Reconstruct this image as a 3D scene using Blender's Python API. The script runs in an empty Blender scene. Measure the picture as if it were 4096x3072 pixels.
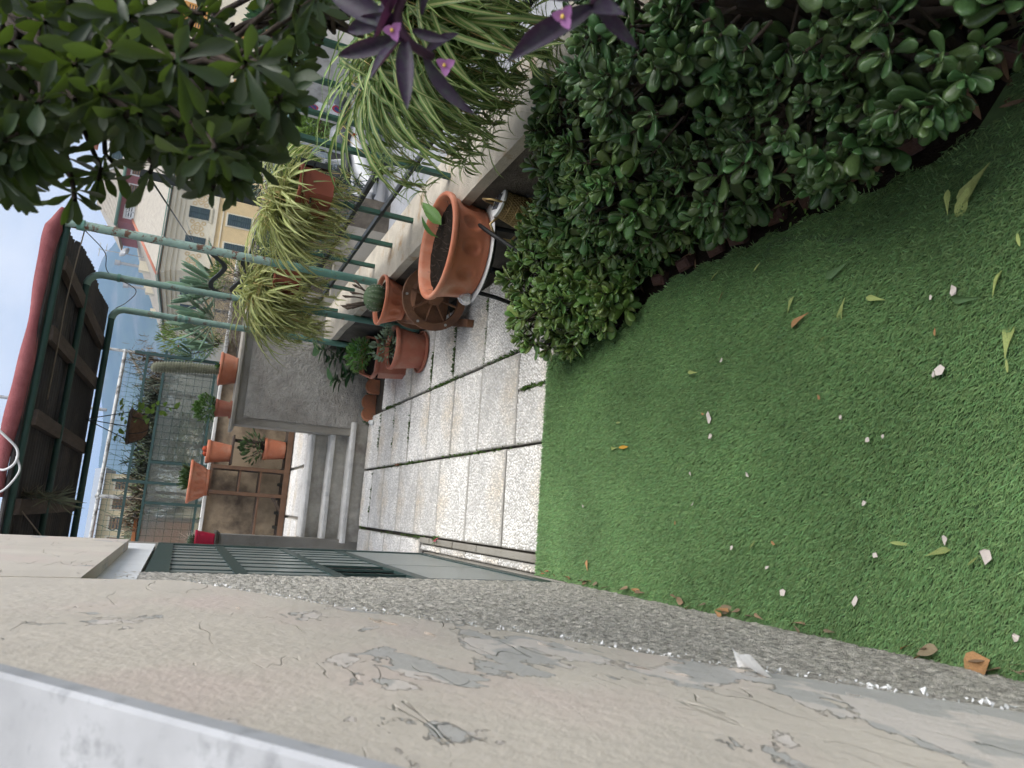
import bpy, math, random
import numpy as np
from mathutils import Vector, Matrix, Euler, noise as mn
from math import sin, cos, pi, radians as rad, sqrt
random.seed(7); rng = np.random.default_rng(7)
sc = bpy.context.scene
COL = sc.collection
# ------------------------------------------------------------------ camera
CAM = Vector((0, 0, 1.6)); FPX = 2830.0
yaw, pit, rol = rad(11.9), rad(23.75), rad(-8.45)
_f = Vector((sin(yaw)*cos(pit), cos(yaw)*cos(pit), -sin(pit)))
_r = Vector((cos(yaw), -sin(yaw), 0)); _d = _f.cross(_r)
_r2 = _r*cos(rol) + _d*sin(rol); _d2 = _d*cos(rol) - _r*sin(rol)
cam = bpy.data.cameras.new('camera'); camo = bpy.data.objects.new('camera', cam); COL.objects.link(camo)
camo.matrix_world = Matrix(((_d2.x, _r2.x, -_f.x, 0), (_d2.y, _r2.y, -_f.y, 0), (_d2.z, _r2.z, -_f.z, CAM.z), (0, 0, 0, 1)))
cam.sensor_width = 36; cam.lens = FPX/4096*36; cam.clip_start = .02; cam.clip_end = 9000
cam.dof.use_dof = True; cam.dof.focus_distance = 3.6; cam.dof.aperture_fstop = 8
sc.camera = camo
# ------------------------------------------------------------------ sky, sun, exposure
SUN_EL, SUN_AZ = 60, 118          # azimuth measured from +Y towards +X
w = bpy.data.worlds.new('World'); sc.world = w; w.use_nodes = True
nt = w.node_tree; nt.nodes.clear()
def N(nt, t, **k):
    n = nt.nodes.new(t)
    for a, b in k.items():
        if a.startswith('_'): n.inputs[int(a[1:]) if a[1:].isdigit() else a[1:].replace('_', ' ')].default_value = b
        else: setattr(n, a, b)
    return n
sky = N(nt, 'ShaderNodeTexSky', sky_type='NISHITA'); sky.sun_disc = False
sky.sun_elevation = rad(SUN_EL); sky.sun_rotation = rad(SUN_AZ); sky.air_density = 1.0; sky.dust_density = .6
tc = N(nt, 'ShaderNodeTexCoord'); mp = N(nt, 'ShaderNodeMapping'); mp.inputs['Scale'].default_value = (1, 1, 2.2)
cn = N(nt, 'ShaderNodeTexNoise', _Scale=2.3, _Detail=7, _Roughness=.56, _Distortion=.35)
cr = N(nt, 'ShaderNodeValToRGB'); cr.color_ramp.elements[0].position = .28; cr.color_ramp.elements[0].color = (.35,)*3+(1,)
cr.color_ramp.elements[1].position = .62; cr.color_ramp.elements[1].color = (1, 1, 1, 1)
mx = N(nt, 'ShaderNodeMix', data_type='RGBA'); mx.inputs[7].default_value = (7.9, 7.95, 8.2, 1)
bg = N(nt, 'ShaderNodeBackground', _Strength=.105); ow = N(nt, 'ShaderNodeOutputWorld')
for a, b in ((tc.outputs['Generated'], mp.inputs[0]), (mp.outputs[0], cn.inputs[0]), (cn.outputs[0], cr.inputs[0]), (cr.outputs[0], mx.inputs[0]), (sky.outputs[0], mx.inputs[6]), (mx.outputs[2], bg.inputs[0]), (bg.outputs[0], ow.inputs[0])): nt.links.new(a, b)
sl = bpy.data.lights.new('sun', 'SUN'); sl.energy = 3.5; sl.angle = rad(50); sl.color = (1, .97, .93)
so = bpy.data.objects.new('sun', sl); COL.objects.link(so); so.location = (0, 0, 12)
_sd = Vector((sin(rad(SUN_AZ))*cos(rad(SUN_EL)), cos(rad(SUN_AZ))*cos(rad(SUN_EL)), sin(rad(SUN_EL))))
so.rotation_euler = (-_sd).to_track_quat('-Z', 'Y').to_euler()
sc.view_settings.view_transform = 'Standard'; sc.view_settings.look = 'None'
sc.view_settings.exposure = .5; sc.view_settings.gamma = 1
sc.cycles.use_denoising = True; sc.cycles.max_bounces = 5; sc.cycles.diffuse_bounces = 3; sc.cycles.glossy_bounces = 2; sc.cycles.transmission_bounces = 4; sc.cycles.use_adaptive_sampling = True; sc.cycles.adaptive_threshold = .05; sc.cycles.transparent_max_bounces = 12
sc.cycles.volume_bounces = 0; sc.cycles.caustics_reflective = False; sc.cycles.caustics_refractive = False
sc.cycles.sample_clamp_indirect = 4; sc.cycles.volume_step_rate = 4

# ------------------------------------------------------------------ materials
MATS = {}
def mat(name, col, rough=.7, var=.2, scale=15, bump=0, bscale=60, spec=.35, rnd=0, metal=0, col2=None, thr=None, transl=0, tcol=None, coat=0, detail=5, hue=0, objrnd=0):
    """procedural Principled: noise tints col, optional second colour where noise > thr, bump, per-leaf random, translucency"""
    m = bpy.data.materials.new(name); m.use_nodes = True; nt = m.node_tree; L = nt.links.new
    p = nt.nodes['Principled BSDF']; out = nt.nodes['Material Output']
    p.inputs['Roughness'].default_value = rough; p.inputs['Specular IOR Level'].default_value = spec; p.inputs['Metallic'].default_value = metal
    if coat: p.inputs['Coat Weight'].default_value = coat; p.inputs['Coat Roughness'].default_value = .15
    if rnd: detail = 2
    t = N(nt, 'ShaderNodeTexCoord'); n = N(nt, 'ShaderNodeTexNoise', _Scale=scale, _Detail=detail, _Roughness=.6); L(t.outputs['Object'], n.inputs[0])
    mr = N(nt, 'ShaderNodeMapRange', _1=.25, _2=.75, _3=1-var, _4=1+var); L(n.outputs[0], mr.inputs[0])
    hs = N(nt, 'ShaderNodeHueSaturation'); hs.inputs['Color'].default_value = (*col, 1); L(mr.outputs[0], hs.inputs['Value'])
    c = hs.outputs[0]
    if col2 is not None:
        n2 = N(nt, 'ShaderNodeTexNoise', _Scale=thr[0], _Detail=8, _Roughness=.65); L(t.outputs['Object'], n2.inputs[0])
        r2 = N(nt, 'ShaderNodeMapRange', _1=thr[1]-thr[2], _2=thr[1]+thr[2]); L(n2.outputs[0], r2.inputs[0])
        x = N(nt, 'ShaderNodeMix', data_type='RGBA'); x.inputs[7].default_value = (*col2, 1); L(r2.outputs[0], x.inputs[0]); L(c, x.inputs[6]); c = x.outputs[2]
    if rnd:
        oi = N(nt, 'ShaderNodeObjectInfo'); ge = N(nt, 'ShaderNodeNewGeometry')
        ad = N(nt, 'ShaderNodeMath', operation='ADD'); L(oi.outputs['Random'], ad.inputs[0]); L(ge.outputs['Random Per Island'], ad.inputs[1])
        fr = N(nt, 'ShaderNodeMath', operation='FRACT'); L(ad.outputs[0], fr.inputs[0])
        m2 = N(nt, 'ShaderNodeMapRange', _3=1-rnd, _4=1+rnd); L(fr.outputs[0], m2.inputs[0])
        h2 = N(nt, 'ShaderNodeHueSaturation'); L(c, h2.inputs['Color']); L(m2.outputs[0], h2.inputs['Value'])
        if hue:
            mm = N(nt, 'ShaderNodeMath', operation='MULTIPLY', _1=7.31); L(fr.outputs[0], mm.inputs[0]); f2 = N(nt, 'ShaderNodeMath', operation='FRACT'); L(mm.outputs[0], f2.inputs[0])
            m3 = N(nt, 'ShaderNodeMapRange', _3=.5-hue, _4=.5+hue); L(f2.outputs[0], m3.inputs[0]); L(m3.outputs[0], h2.inputs['Hue'])
        c = h2.outputs[0]
    if objrnd:
        o2 = N(nt, 'ShaderNodeObjectInfo'); m4 = N(nt, 'ShaderNodeMapRange', _3=1-objrnd, _4=1+objrnd); L(o2.outputs['Random'], m4.inputs[0])
        h4 = N(nt, 'ShaderNodeHueSaturation'); L(c, h4.inputs['Color']); L(m4.outputs[0], h4.inputs['Value']); c = h4.outputs[0]
    L(c, p.inputs['Base Color'])
    if bump:
        n3 = N(nt, 'ShaderNodeTexNoise', _Scale=bscale, _Detail=6, _Roughness=.65); L(t.outputs['Object'], n3.inputs[0])
        b = N(nt, 'ShaderNodeBump', _Strength=min(1, bump), _Distance=.01*max(1, bump)); L(n3.outputs[0], b.inputs['Height']); L(b.outputs[0], p.inputs['Normal'])
    if transl:
        tr = N(nt, 'ShaderNodeBsdfTranslucent'); L(c, tr.inputs[0]) if tcol is None else setattr(tr.inputs[0], 'default_value', (*tcol, 1))
        ms = N(nt, 'ShaderNodeMixShader', _0=transl); L(p.outputs[0], ms.inputs[1]); L(tr.outputs[0], ms.inputs[2]); L(ms.outputs[0], out.inputs[0])
    MATS[name] = m; return m
def tune(m, f): f(m.node_tree, m.node_tree.nodes['Principled BSDF'])

# ------------------------------------------------------------------ mesh helpers
class G:
    def __init__(s): s.v = []; s.f = []; s.m = []
    def add(s, v, f, m=0):
        b = len(s.v); s.v += [tuple(x) for x in v]; s.f += [tuple(i+b for i in q) for q in f]; s.m += [m]*len(f); return s
    def box(s, a, b, m=0, bev=0):
        x0, y0, z0 = a; x1, y1, z1 = b
        if not bev:
            return s.add([(x0,y0,z0),(x1,y0,z0),(x1,y1,z0),(x0,y1,z0),(x0,y0,z1),(x1,y0,z1),(x1,y1,z1),(x0,y1,z1)], [(0,3,2,1),(4,5,6,7),(0,1,5,4),(1,2,6,5),(2,3,7,6),(3,0,4,7)], m)
        e = bev; rings = [(z0, e), (z0+e, 0), (z1-e, 0), (z1, e)]; vs = []
        for z, i in rings:
            k = max(i, e*.3)
            for x, y in ((x0+i+k-i, y0+i), (x1-k, y0+i), (x1-i, y0+k), (x1-i, y1-k), (x1-k, y1-i), (x0+k, y1-i), (x0+i, y1-k), (x0+i, y0+k)): vs.append((x, y, z))
        fs = [tuple(range(7, -1, -1)), tuple(range(24, 32))]
        for r in range(3):
            for i in range(8): fs.append((r*8+i, r*8+(i+1) % 8, r*8+8+(i+1) % 8, r*8+8+i))
        return s.add(vs, fs, m)
    def bar(s, p, q, w, h, up=(0, 0, 1), m=0):
        p, q = Vector(p), Vector(q); d = (q-p).normalized(); u = Vector(up)
        sd = d.cross(u)
        if sd.length < 1e-4: sd = d.cross(Vector((1, 0, 0)))
        sd.normalize(); u = sd.cross(d); vs = []
        for c in (p, q):
            for a, b in ((-1,-1),(1,-1),(1,1),(-1,1)): vs.append(c + sd*(a*w/2) + u*(b*h/2))
        return s.add(vs, [(0,1,2,3),(7,6,5,4),(0,4,5,1),(1,5,6,2),(2,6,7,3),(3,7,4,0)], m)
    def tube(s, pts, r, n=8, m=0, cap=True):
        pts = [Vector(p) for p in pts]; rs = r if isinstance(r, (list, tuple)) else [r]*len(pts)
        vs = []; last = None
        for i, p in enumerate(pts):
            d = (pts[min(i+1, len(pts)-1)] - pts[max(i-1, 0)]).normalized()
            a = last if last is not None else (Vector((0, 0, 1)) if abs(d.z) < .9 else Vector((1, 0, 0)))
            a = (a - d*a.dot(d)).normalized(); last = a; b = d.cross(a)
            for k in range(n): vs.append(p + (a*cos(2*pi*k/n) + b*sin(2*pi*k/n))*rs[i])
        fs = [(i*n+k, i*n+(k+1) % n, (i+1)*n+(k+1) % n, (i+1)*n+k) for i in range(len(pts)-1) for k in range(n)]
        if cap: fs += [tuple(range(n-1, -1, -1)), tuple((len(pts)-1)*n+k for k in range(n))]
        return s.add(vs, fs, m)
    def lathe(s, prof, c=(0, 0, 0), n=32, m=0, fn=None, ax=None):
        vs = []
        for r, z in prof:
            for k in range(n):
                a = 2*pi*k/n; rr = r if fn is None else r*fn(a, z)
                vs.append((c[0]+rr*cos(a), c[1]+rr*sin(a), c[2]+z))
        fs = [(i*n+k, i*n+(k+1) % n, (i+1)*n+(k+1) % n, (i+1)*n+k) for i in range(len(prof)-1) for k in range(n)]
        if prof[0][0] > 1e-4: fs.append(tuple(range(n-1, -1, -1)))
        if prof[-1][0] > 1e-4: fs.append(tuple((len(prof)-1)*n+k for k in range(n)))
        return s.add(vs, fs, m)
    def prism(s, poly, x0, x1, ax=0, m=0):
        n = len(poly)
        def P(x, a, b): return (x, a, b) if ax == 0 else ((a, x, b) if ax == 1 else (a, b, x))
        vs = [P(x0, *p) for p in poly] + [P(x1, *p) for p in poly]
        fs = [tuple(range(n)), tuple(range(2*n-1, n-1, -1))] + [(i, n+i, n+(i+1) % n, (i+1) % n) for i in range(n)]
        return s.add(vs, fs, m)
OFF = {}
def spl(pts, k=6):
    """Catmull-Rom through the points"""
    P_ = [Vector(p) for p in pts]; P_ = [P_[0]*2-P_[1]]+P_+[P_[-1]*2-P_[-2]]; out = []
    for i in range(1, len(P_)-2):
        a, b, c, d = P_[i-1:i+3]
        for j in range(k):
            t = j/k; out.append(.5*((2*b)+(c-a)*t+(2*a-5*b+4*c-d)*t*t+(3*b-a-3*c+d)*t**3))
    return out+[P_[-2]]
def mesh(name, v, f, mats, midx=None, smooth=False):
    me = bpy.data.meshes.new(name); me.from_pydata(v, [], f)
    for q in (mats if isinstance(mats, (list, tuple)) else [mats]): me.materials.append(q)
    if midx is not None and len(midx) and max(midx): me.polygons.foreach_set('material_index', midx)
    if smooth: me.polygons.foreach_set('use_smooth', [True]*len(me.polygons))
    me.update(); return me
def fix(me):
    import bmesh
    b = bmesh.new(); b.from_mesh(me); bmesh.ops.recalc_face_normals(b, faces=b.faces); b.to_mesh(me); b.free()
def put(name, me, parent=None, label=None, cat=None, group=None, kind=None, mtx=None):
    o = bpy.data.objects.new(name, me); COL.objects.link(o)
    if parent is not None: o.parent = parent; OFF[o] = OFF.get(parent, Vector())
    if mtx is not None: o.matrix_basis = mtx
    for k, q in (('label', label), ('category', cat), ('group', group), ('kind', kind)):
        if q: o[k] = q
    return o
def thing(name, label, cat, loc=(0, 0, 0), group=None):
    o = bpy.data.objects.new(name, None); COL.objects.link(o); o.location = loc; o.empty_display_size = .1; OFF[o] = Vector(loc)
    o['label'] = label; o['category'] = cat
    if group: o['group'] = group
    return o
def part(name, g, m, parent=None, smooth=False, auto=None, **k):
    off = OFF.get(parent, Vector()) if parent is not None else Vector(k.pop('loc', (0, 0, 0)))
    me = mesh(name, [Vector(p)-off for p in g.v], g.f, m, g.m, smooth); fix(me)
    if auto: me.set_sharp_from_angle(angle=rad(auto))
    o = put(name, me, parent, **k)
    if parent is None: o.location = off; OFF[o] = off
    return o
def arr_mesh(name, V, F, m, midx=None, smooth=False):
    """V (n,3), F (k,3|4) numpy"""
    me = bpy.data.meshes.new(name); k = F.shape[1]
    me.vertices.add(len(V)); me.vertices.foreach_set('co', V.astype(np.float32).ravel())
    me.loops.add(F.size); me.loops.foreach_set('vertex_index', F.astype(np.int32).ravel())
    me.polygons.add(len(F)); me.polygons.foreach_set('loop_start', (np.arange(len(F))*k).astype(np.int32))
    try: me.polygons.foreach_set('loop_total', np.full(len(F), k, np.int32))
    except Exception: pass
    for q in (m if isinstance(m, (list, tuple)) else [m]): me.materials.append(q)
    if midx is not None: me.polygons.foreach_set('material_index', np.asarray(midx, np.int32))
    if smooth: me.polygons.foreach_set('use_smooth', np.ones(len(F), bool))
    me.update(calc_edges=True); return me
def base_arr(g):
    """G of quads/tris -> arrays, everything as quads-or-tris triangulated"""
    F = []; M = []
    for q, mi in zip(g.f, g.m):
        for i in range(1, len(q)-1): F.append((q[0], q[i], q[i+1])); M.append(mi)
    return np.array([tuple(x) for x in g.v], float), np.array(F, int), np.array(M, int)
def scatter(name, variants, mts, m, parent, kind='stuff', smooth=True):
    """join many transformed copies of variant meshes into one part"""
    VV = []; FF = []; MM = []; o = 0; off = OFF.get(parent, Vector()) if parent is not None else Vector()
    byv = {}
    for vi, mt in mts: byv.setdefault(vi, []).append(np.array(mt))
    for vi, lst in byv.items():
        V, F, M = variants[vi]; T = np.stack(lst)
        P = np.einsum('nij,kj->nki', T[:, :3, :3], V) + T[:, None, :3, 3] - np.array(off)
        n, k = len(T), len(V)
        VV.append(P.reshape(-1, 3)); FF.append((F[None]+(np.arange(n)*k)[:, None, None]).reshape(-1, 3)+o); MM.append(np.tile(M, n)); o += n*k
    me = arr_mesh(name, np.concatenate(VV), np.concatenate(FF), m, np.concatenate(MM), smooth)
    return put(name, me, parent, kind=kind)
def leaves(parent, variants, mts, m, name='leaf', keep=300, stuff_name='foliage', smooth=True):
    """the `keep` copies that show largest become parts of their own, the rest one stuff part"""
    off = OFF.get(parent, Vector())
    def rank(mt):
        v = mt.translation+mt.col[1].to_3d()*.5-CAM; z = v.dot(_f); inside = z > .1 and abs(v.dot(_d2)/z) < .75 and abs(v.dot(_r2)/z) < .57
        return v.length/max(1e-3, mt.col[1].length) + (0 if inside else 1e4)
    mts = sorted(mts, key=lambda q: rank(q[1])); one, rest = mts[:keep], mts[keep:]
    mes = {}
    for vi, mt in one:
        if vi not in mes:
            V, F, M = variants[vi]; mes[vi] = arr_mesh(name, V, F, m, M, smooth)
        put(name, mes[vi], parent, mtx=Matrix.Translation(-off) @ mt)
    if rest: scatter(stuff_name, variants, rest, m, parent, smooth=smooth)
def frame(pos, d, up=(0, 0, 1), s=1, roll=0, sx=1):
    """matrix whose +Y is d (leaf length), +Z near up"""
    d = Vector(d).normalized(); u = Vector(up); x = d.cross(u)
    if x.length < 1e-3: x = d.cross(Vector((1, .3, 0)))
    x.normalize(); z = x.cross(d)
    R = Matrix((x, d, z)).transposed() @ Matrix.Rotation(roll, 3, 'Y') @ Matrix.Diagonal((s*sx, s, s))
    return Matrix.Translation(Vector(pos)) @ R.to_4x4()
def rv(s=1): return Vector((random.gauss(0, 1), random.gauss(0, 1), random.gauss(0, 1))).normalized()*s
def U(a, b): return random.uniform(a, b)
def ray_at(x, y, dist):
    """a point `dist` metres out, used once to estimate real positions of near foliage from the photograph"""
    u, v = 3072-y-1536, x-2048
    return CAM + (_r2*u + _d2*v + _f*FPX).normalized()*dist
# ------------------------------------------------------------------ palette
m_soil = mat('dark_soil', (.018, .014, .011), 1, .5, 40, 1, 150, spec=.05)
m_ground = mat('ground', (.12, .11, .08), .95, .3, 3)
m_turf = mat('turf_base', (.055, .10, .04), .9, .3, 30)
m_conc = mat('concrete', (.33, .31, .27), .9, .22, 6, .8, 90, col2=(.20, .18, .15), thr=(3, .55, .12))
m_conc_d = mat('old_concrete', (.15, .13, .105), .95, .3, 7, 1, 70, col2=(.07, .06, .05), thr=(4, .5, .15))
m_cap = mat('parapet_cap', (.50, .45, .37), .92, .2, 9, 1, 120, col2=(.36, .24, .13), thr=(5, .62, .07))
m_marble = mat('marble', (.64, .63, .60), .45, .12, 9, .15, 40, col2=(.48, .47, .45), thr=(6, .58, .1))
m_coping = mat('coping_marble', (.38, .39, .41), .6, .2, 9, .05, 30, col2=(.27, .28, .295), thr=(30, .60, .07))
m_slab = mat('slab_mortar', (.50, .48, .44), .9, .25, 12, 1, 200)
m_green = mat('green_paint', (.030, .085, .060), .45, .2, 12, .15, 60)
m_pipe = mat('pipe_paint', (.022, .06, .047), .5, .2, 10, .3, 60)
m_greenpole = mat('pole_paint', (.11, .235, .19), .5, .15, 10, .4, 60, col2=(.14, .07, .045), thr=(13, .635, .05))
m_rustpole = mat('rusty_pole_paint', (.24, .34, .29), .6, .2, 8, .5, 60, col2=(.13, .065, .04), thr=(24, .55, .03))
m_doorgreen = mat('door_paint', (.032, .058, .054), .4, .15, 8, .08, 30)
m_doorpanel = mat('door_panel', (.22, .25, .24), .3, .12, 2, .1, 14)
m_black = mat('black_iron', (.012, .016, .015), .5, .2, 12)
m_rubber = mat('black_rubber', (.012, .013, .014), .55, .1)
m_terra = mat('terracotta_plastic', (.44, .15, .08), .55, .14, 9, .1, 60, spec=.35, col2=(.46, .24, .16), thr=(6, .60, .12))
m_terra2 = mat('terracotta_dull', (.36, .125, .08), .62, .15, 9, .12, 50, col2=(.38, .20, .14), thr=(7, .60, .12))
m_terrac = mat('fired_clay', (.42, .17, .09), .8, .25, 14, .6, 80, col2=(.20, .12, .08), thr=(8, .57, .1))
m_redpot = mat('crimson_plastic', (.52, .015, .055), .35, .08)
m_wood = mat('stained_wood', (.20, .095, .05), .6, .3, 6, .5, 40, col2=(.10, .05, .03), thr=(9, .55, .12))
m_woodold = mat('weathered_wood', (.075, .055, .042), .85, .35, 7, .7, 60)
m_steel = mat('galvanised', (.42, .43, .44), .5, .2, 30, metal=.6)
m_white = mat('white_paint', (.74, .75, .75), .6, .08, 8, .3, 50)
m_gold = mat('brass_tin', (.47, .34, .16), .38, .15, 20, metal=.65)
m_mossy = mat('moss', (.06, .12, .02), .9, .3, 40, rnd=.3, transl=.2)
def wood_grain(m):
    nt = m.node_tree; p = nt.nodes['Principled BSDF']
    for n in nt.nodes:
        if n.type == 'TEX_NOISE' and n.inputs['Scale'].default_value < 12:
            mpn = N(nt, 'ShaderNodeMapping'); mpn.inputs['Scale'].default_value = (6, .7, 6)
            l = n.inputs[0].links[0]; nt.links.new(l.from_socket, mpn.inputs[0]); nt.links.new(mpn.outputs[0], n.inputs[0])
wood_grain(m_woodold)

# ------------------------------------------------------------------ ground
def sheet(name, x0, y0, x1, y1, z, m, kind='structure'):
    g = G().add([(x0,y0,z),(x1,y0,z),(x1,y1,z),(x0,y1,z)], [(0,1,2,3)]); return part(name, g, m, kind=kind)
GZ = -1.2    # level of the street beyond the garden wall
sheet('ground', -3000, -3000, 3000, 3000, GZ-.06, m_ground)
g = G().box((-6, -3, GZ-.3), (1.58, 9.05, -.03)); part('garden_soil', g, mat('joint_soil', (.045, .038, .029), .95, .4, 20, 1, 120), kind='structure')
m_asph = mat('asphalt', (.27, .275, .285), .9, .12, 5, .5, 160, col2=(.21, .21, .215), thr=(2.5, .56, .1))
g = G().add([(1.7,-20,GZ),(30,-20,GZ),(30,60,GZ),(1.7,60,GZ)], [(0,1,2,3)]); part('street', g, m_asph, kind='structure')

# ------------------------------------------------------------------ paving: pebble-dashed slabs
m_peb = mat('pebbles', (.72, .705, .68), .6, .2, 3, objrnd=.12, rnd=.2, col2=(.56, .48, .37), thr=(1.3, .60, .08))
def pebble_layer(seed, sx, sy):
    r = np.random.default_rng(seed); s = .0165; P = []
    for j in range(int(sy/s/.86)):
        for i in range(int(sx/s)):
            P.append(((i+.5+(.5 if j % 2 else 0)+r.uniform(-.28, .28))*s-sx/2, (j+.5+r.uniform(-.28, .28))*s*.86-sy/2))
    P = np.array(P); P = P[(abs(P[:, 0]) < sx/2-.006) & (abs(P[:, 1]) < sy/2-.006)]; n = len(P); k = 6
    a = r.uniform(0, 6.28, n); L = r.uniform(.0072, .0105, n); W = L*r.uniform(.6, .85, n); z = r.uniform(.0015, .0055, n)
    V = np.zeros((n, 2*k+1, 3))
    for q in range(k):
        t = 2*pi*q/k
        for ring, (sc_, zz) in enumerate(((1, 0), (.72, .75))):
            lx, ly = L*cos(t)*sc_, W*sin(t)*sc_; i = ring*k+q
            V[:, i, 0] = P[:, 0]+lx*np.cos(a)-ly*np.sin(a); V[:, i, 1] = P[:, 1]+lx*np.sin(a)+ly*np.cos(a); V[:, i, 2] = -.003+(z+.003)*zz
    V[:, 2*k, 0] = P[:, 0]; V[:, 2*k, 1] = P[:, 1]; V[:, 2*k, 2] = z
    F = []
    for q in range(k):
        q2 = (q+1) % k; F += [(q, q2, k+q2), (q, k+q2, k+q), (k+q, k+q2, 2*k)]
    F = np.array(F); F = (F[None]+(np.arange(n)*(2*k+1))[:, None, None]).reshape(-1, 3)
    return arr_mesh('pebbles', V.reshape(-1, 3), F, m_peb, smooth=True)
PW, PD = .525, .497
SLABS = []
for sd in (1, 2, 3):
    gg = G().box((-PW/2, -PD/2, -.035), (PW/2, PD/2, -.001), bev=.006); SLABS.append((mesh('slab', gg.v, gg.f, m_slab), pebble_layer(sd, PW-.004, PD-.004)))
paving = thing('garden_paving', 'white pebble-dashed slab paving between the lawn and the stone steps', 'paving')
def paver(x0, x1, y0, y1, z=0, i=0, parent=None):
    k = random.randrange(3); cx, cy = (x0+x1)/2, (y0+y1)/2; fl = random.choice((1, -1))
    sx, sy = (x1-x0-.017)/PW, (y1-y0-.012)/PD
    mt = Matrix.Translation((cx, cy, z+U(-.003, .002))) @ Euler((U(-.006, .006), U(-.006, .006), U(-.006, .006))).to_matrix().to_4x4() @ Matrix.Diagonal((sx, sy, 1, 1))
    if sx < .6:      # narrow strips get their own pebbles so that the stones keep their shape
        gg = G().box((-(x1-x0-.012)/2, -(y1-y0-.014)/2, -.035), ((x1-x0-.012)/2, (y1-y0-.014)/2, -.001), bev=.006)
        s = put('slab', mesh('slab', gg.v, gg.f, m_slab), parent or paving, mtx=Matrix.Translation((cx, cy, z-.001)))
        put('pebbles', pebble_layer(random.randrange(999), x1-x0-.014, y1-y0-.016), s, kind='stuff'); return
    s = put('slab', SLABS[k][0], parent or paving, mtx=mt)
    put('pebbles', SLABS[k][1], s, kind='stuff', mtx=Matrix.Diagonal((fl, fl, 1, 1)))
for (x0, x1), ys in (((.393, .93), (3.02, 3.48, 4.02, 4.52, 5.04, 5.53, 6.01, 6.48, 6.97)), ((-.155, .393), (3.02, 3.58, 4.13, 4.68, 5.18, 5.69, 6.19, 6.6, 6.97)),
                     ((.93, 1.47), (2.95, 3.5, 4.01, 4.57, 5.05, 5.59, 6.07, 6.5))):
    for a, b in zip(ys, ys[1:]):
        if x0 > .3 and x0 < .5 and a < 3.1: paver(x0, .7, a, b); paver(.7, x1, a, b)
        elif b-a < .3: continue
        else: paver(x0, x1, a, b)
ys = (5.0, 5.5, 6.0, 6.5, 6.97)
for a, b in zip(ys, ys[1:]): paver(-.58, -.165, a, b)
ys = (3.1, 3.6, 4.1, 4.55, 4.98)
for a, b in zip(ys, ys[1:]): paver(-.252, -.2, a, b)
for a, b in ((3.12, 3.9), (3.91, 4.3), (4.31, 4.75), (4.76, 4.97)):
    g = G().box((-.198, a+.004, -.03), (-.158, b-.004, .012+U(-.004, .004)), bev=.006); part('kerb', g, m_conc, paving)

# ------------------------------------------------------------------ artificial lawn
def xr(y):  return float(np.interp(y, [-1, .5, .83, .88, 1.09, 2.1, 2.47, 3.2], [1.25, 1.25, 1.2, .985, .935, .935, .82, .81]))
YS = np.linspace(-.7, 3.10, 40)
g = G()
for a, b in zip(YS, YS[1:]): g.add([(-.245, a, .008), (xr(a), a, .008), (xr(b), b, .008), (-.245, b, .008)], [(0,1,2,3)])
part('lawn', g, m_turf, kind='structure')
m_grass = mat('grass_blades', (.215, .36, .15), .5, .22, 1.6, rnd=.32, hue=.025, transl=.35, spec=.3)
def blades(n):
    y = rng.uniform(.25, 3.115, n*2); x = rng.uniform(-.252, 1.24, n*2)
    xrv = np.interp(y, [-1, .5, .83, .88, 1.09, 2.1, 2.47, 3.2], [1.25, 1.25, 1.2, .985, .935, .935, .82, .81])
    keep = (x < xrv+.008+.01*np.sin(y*40)) & ~((abs(x-(.86+.05*np.sin(y*9))) < .012) & (y < 1.62) & (y > 1.28) & (rng.random(n*2) < .8)); keep &= ~((abs(y-1.3-.04*np.sin(x*30)) < .01) & (x > .6) & (rng.random(n*2) < .35))
    worn = (x > .72+.1*np.sin(y*7)) & (y < 1.02) & (rng.random(n*2) < .62*np.clip((x-.72)/.25, 0, 1)); keep &= ~worn
    x, y = x[keep][:n], y[keep][:n]; n = len(x)
    ln = rng.uniform(.010, .022, n); w = rng.uniform(.0009, .0017, n)*np.clip(y, .9, 3)**.5
    az = rng.normal(2.95, .38, n)+.25*np.sin(x*2.3+y*1.7); az[::8] = rng.uniform(0, 6.28, len(az[::8])); tl = np.clip(rng.normal(.85, .22, n), .05, 1.3)
    dx, dy = np.cos(az), np.sin(az); px, py = -dy, dx
    V = np.zeros((n, 5, 3)); z0 = .008
    mxx, mz = ln*.5*np.sin(tl*.9), ln*.5*np.cos(tl*.9); tx, tz = mxx+ln*.5*np.sin(tl*1.1), mz+ln*.5*np.cos(tl*1.1)
    for i, (s, d, z, ww) in enumerate(((1, 0, 0, 1), (-1, 0, 0, 1), (1, mxx, mz, .8), (-1, mxx, mz, .8), (0, tx, tz, 0))):
        V[:, i, 0] = x+dx*d+px*w*s*ww; V[:, i, 1] = y+dy*d+py*w*s*ww; V[:, i, 2] = z0+z
    F = np.array([(0, 1, 3), (0, 3, 2), (2, 3, 4)]); F = (F[None]+(np.arange(n)*5)[:, None, None]).reshape(-1, 3)
    return arr_mesh('grass', V.reshape(-1, 3), F, m_grass, smooth=True)
put('grass', blades(325000), kind='stuff', label='short green artificial grass blades covering the lawn', cat='grass')
g = G().add([(.94, -.6, -.004), (1.56, -.6, -.004), (1.56, 2.95, -.004), (.83, 2.95, -.004)], [(0,1,2,3)]); part('planting_bed', g, m_soil, kind='structure')

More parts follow.
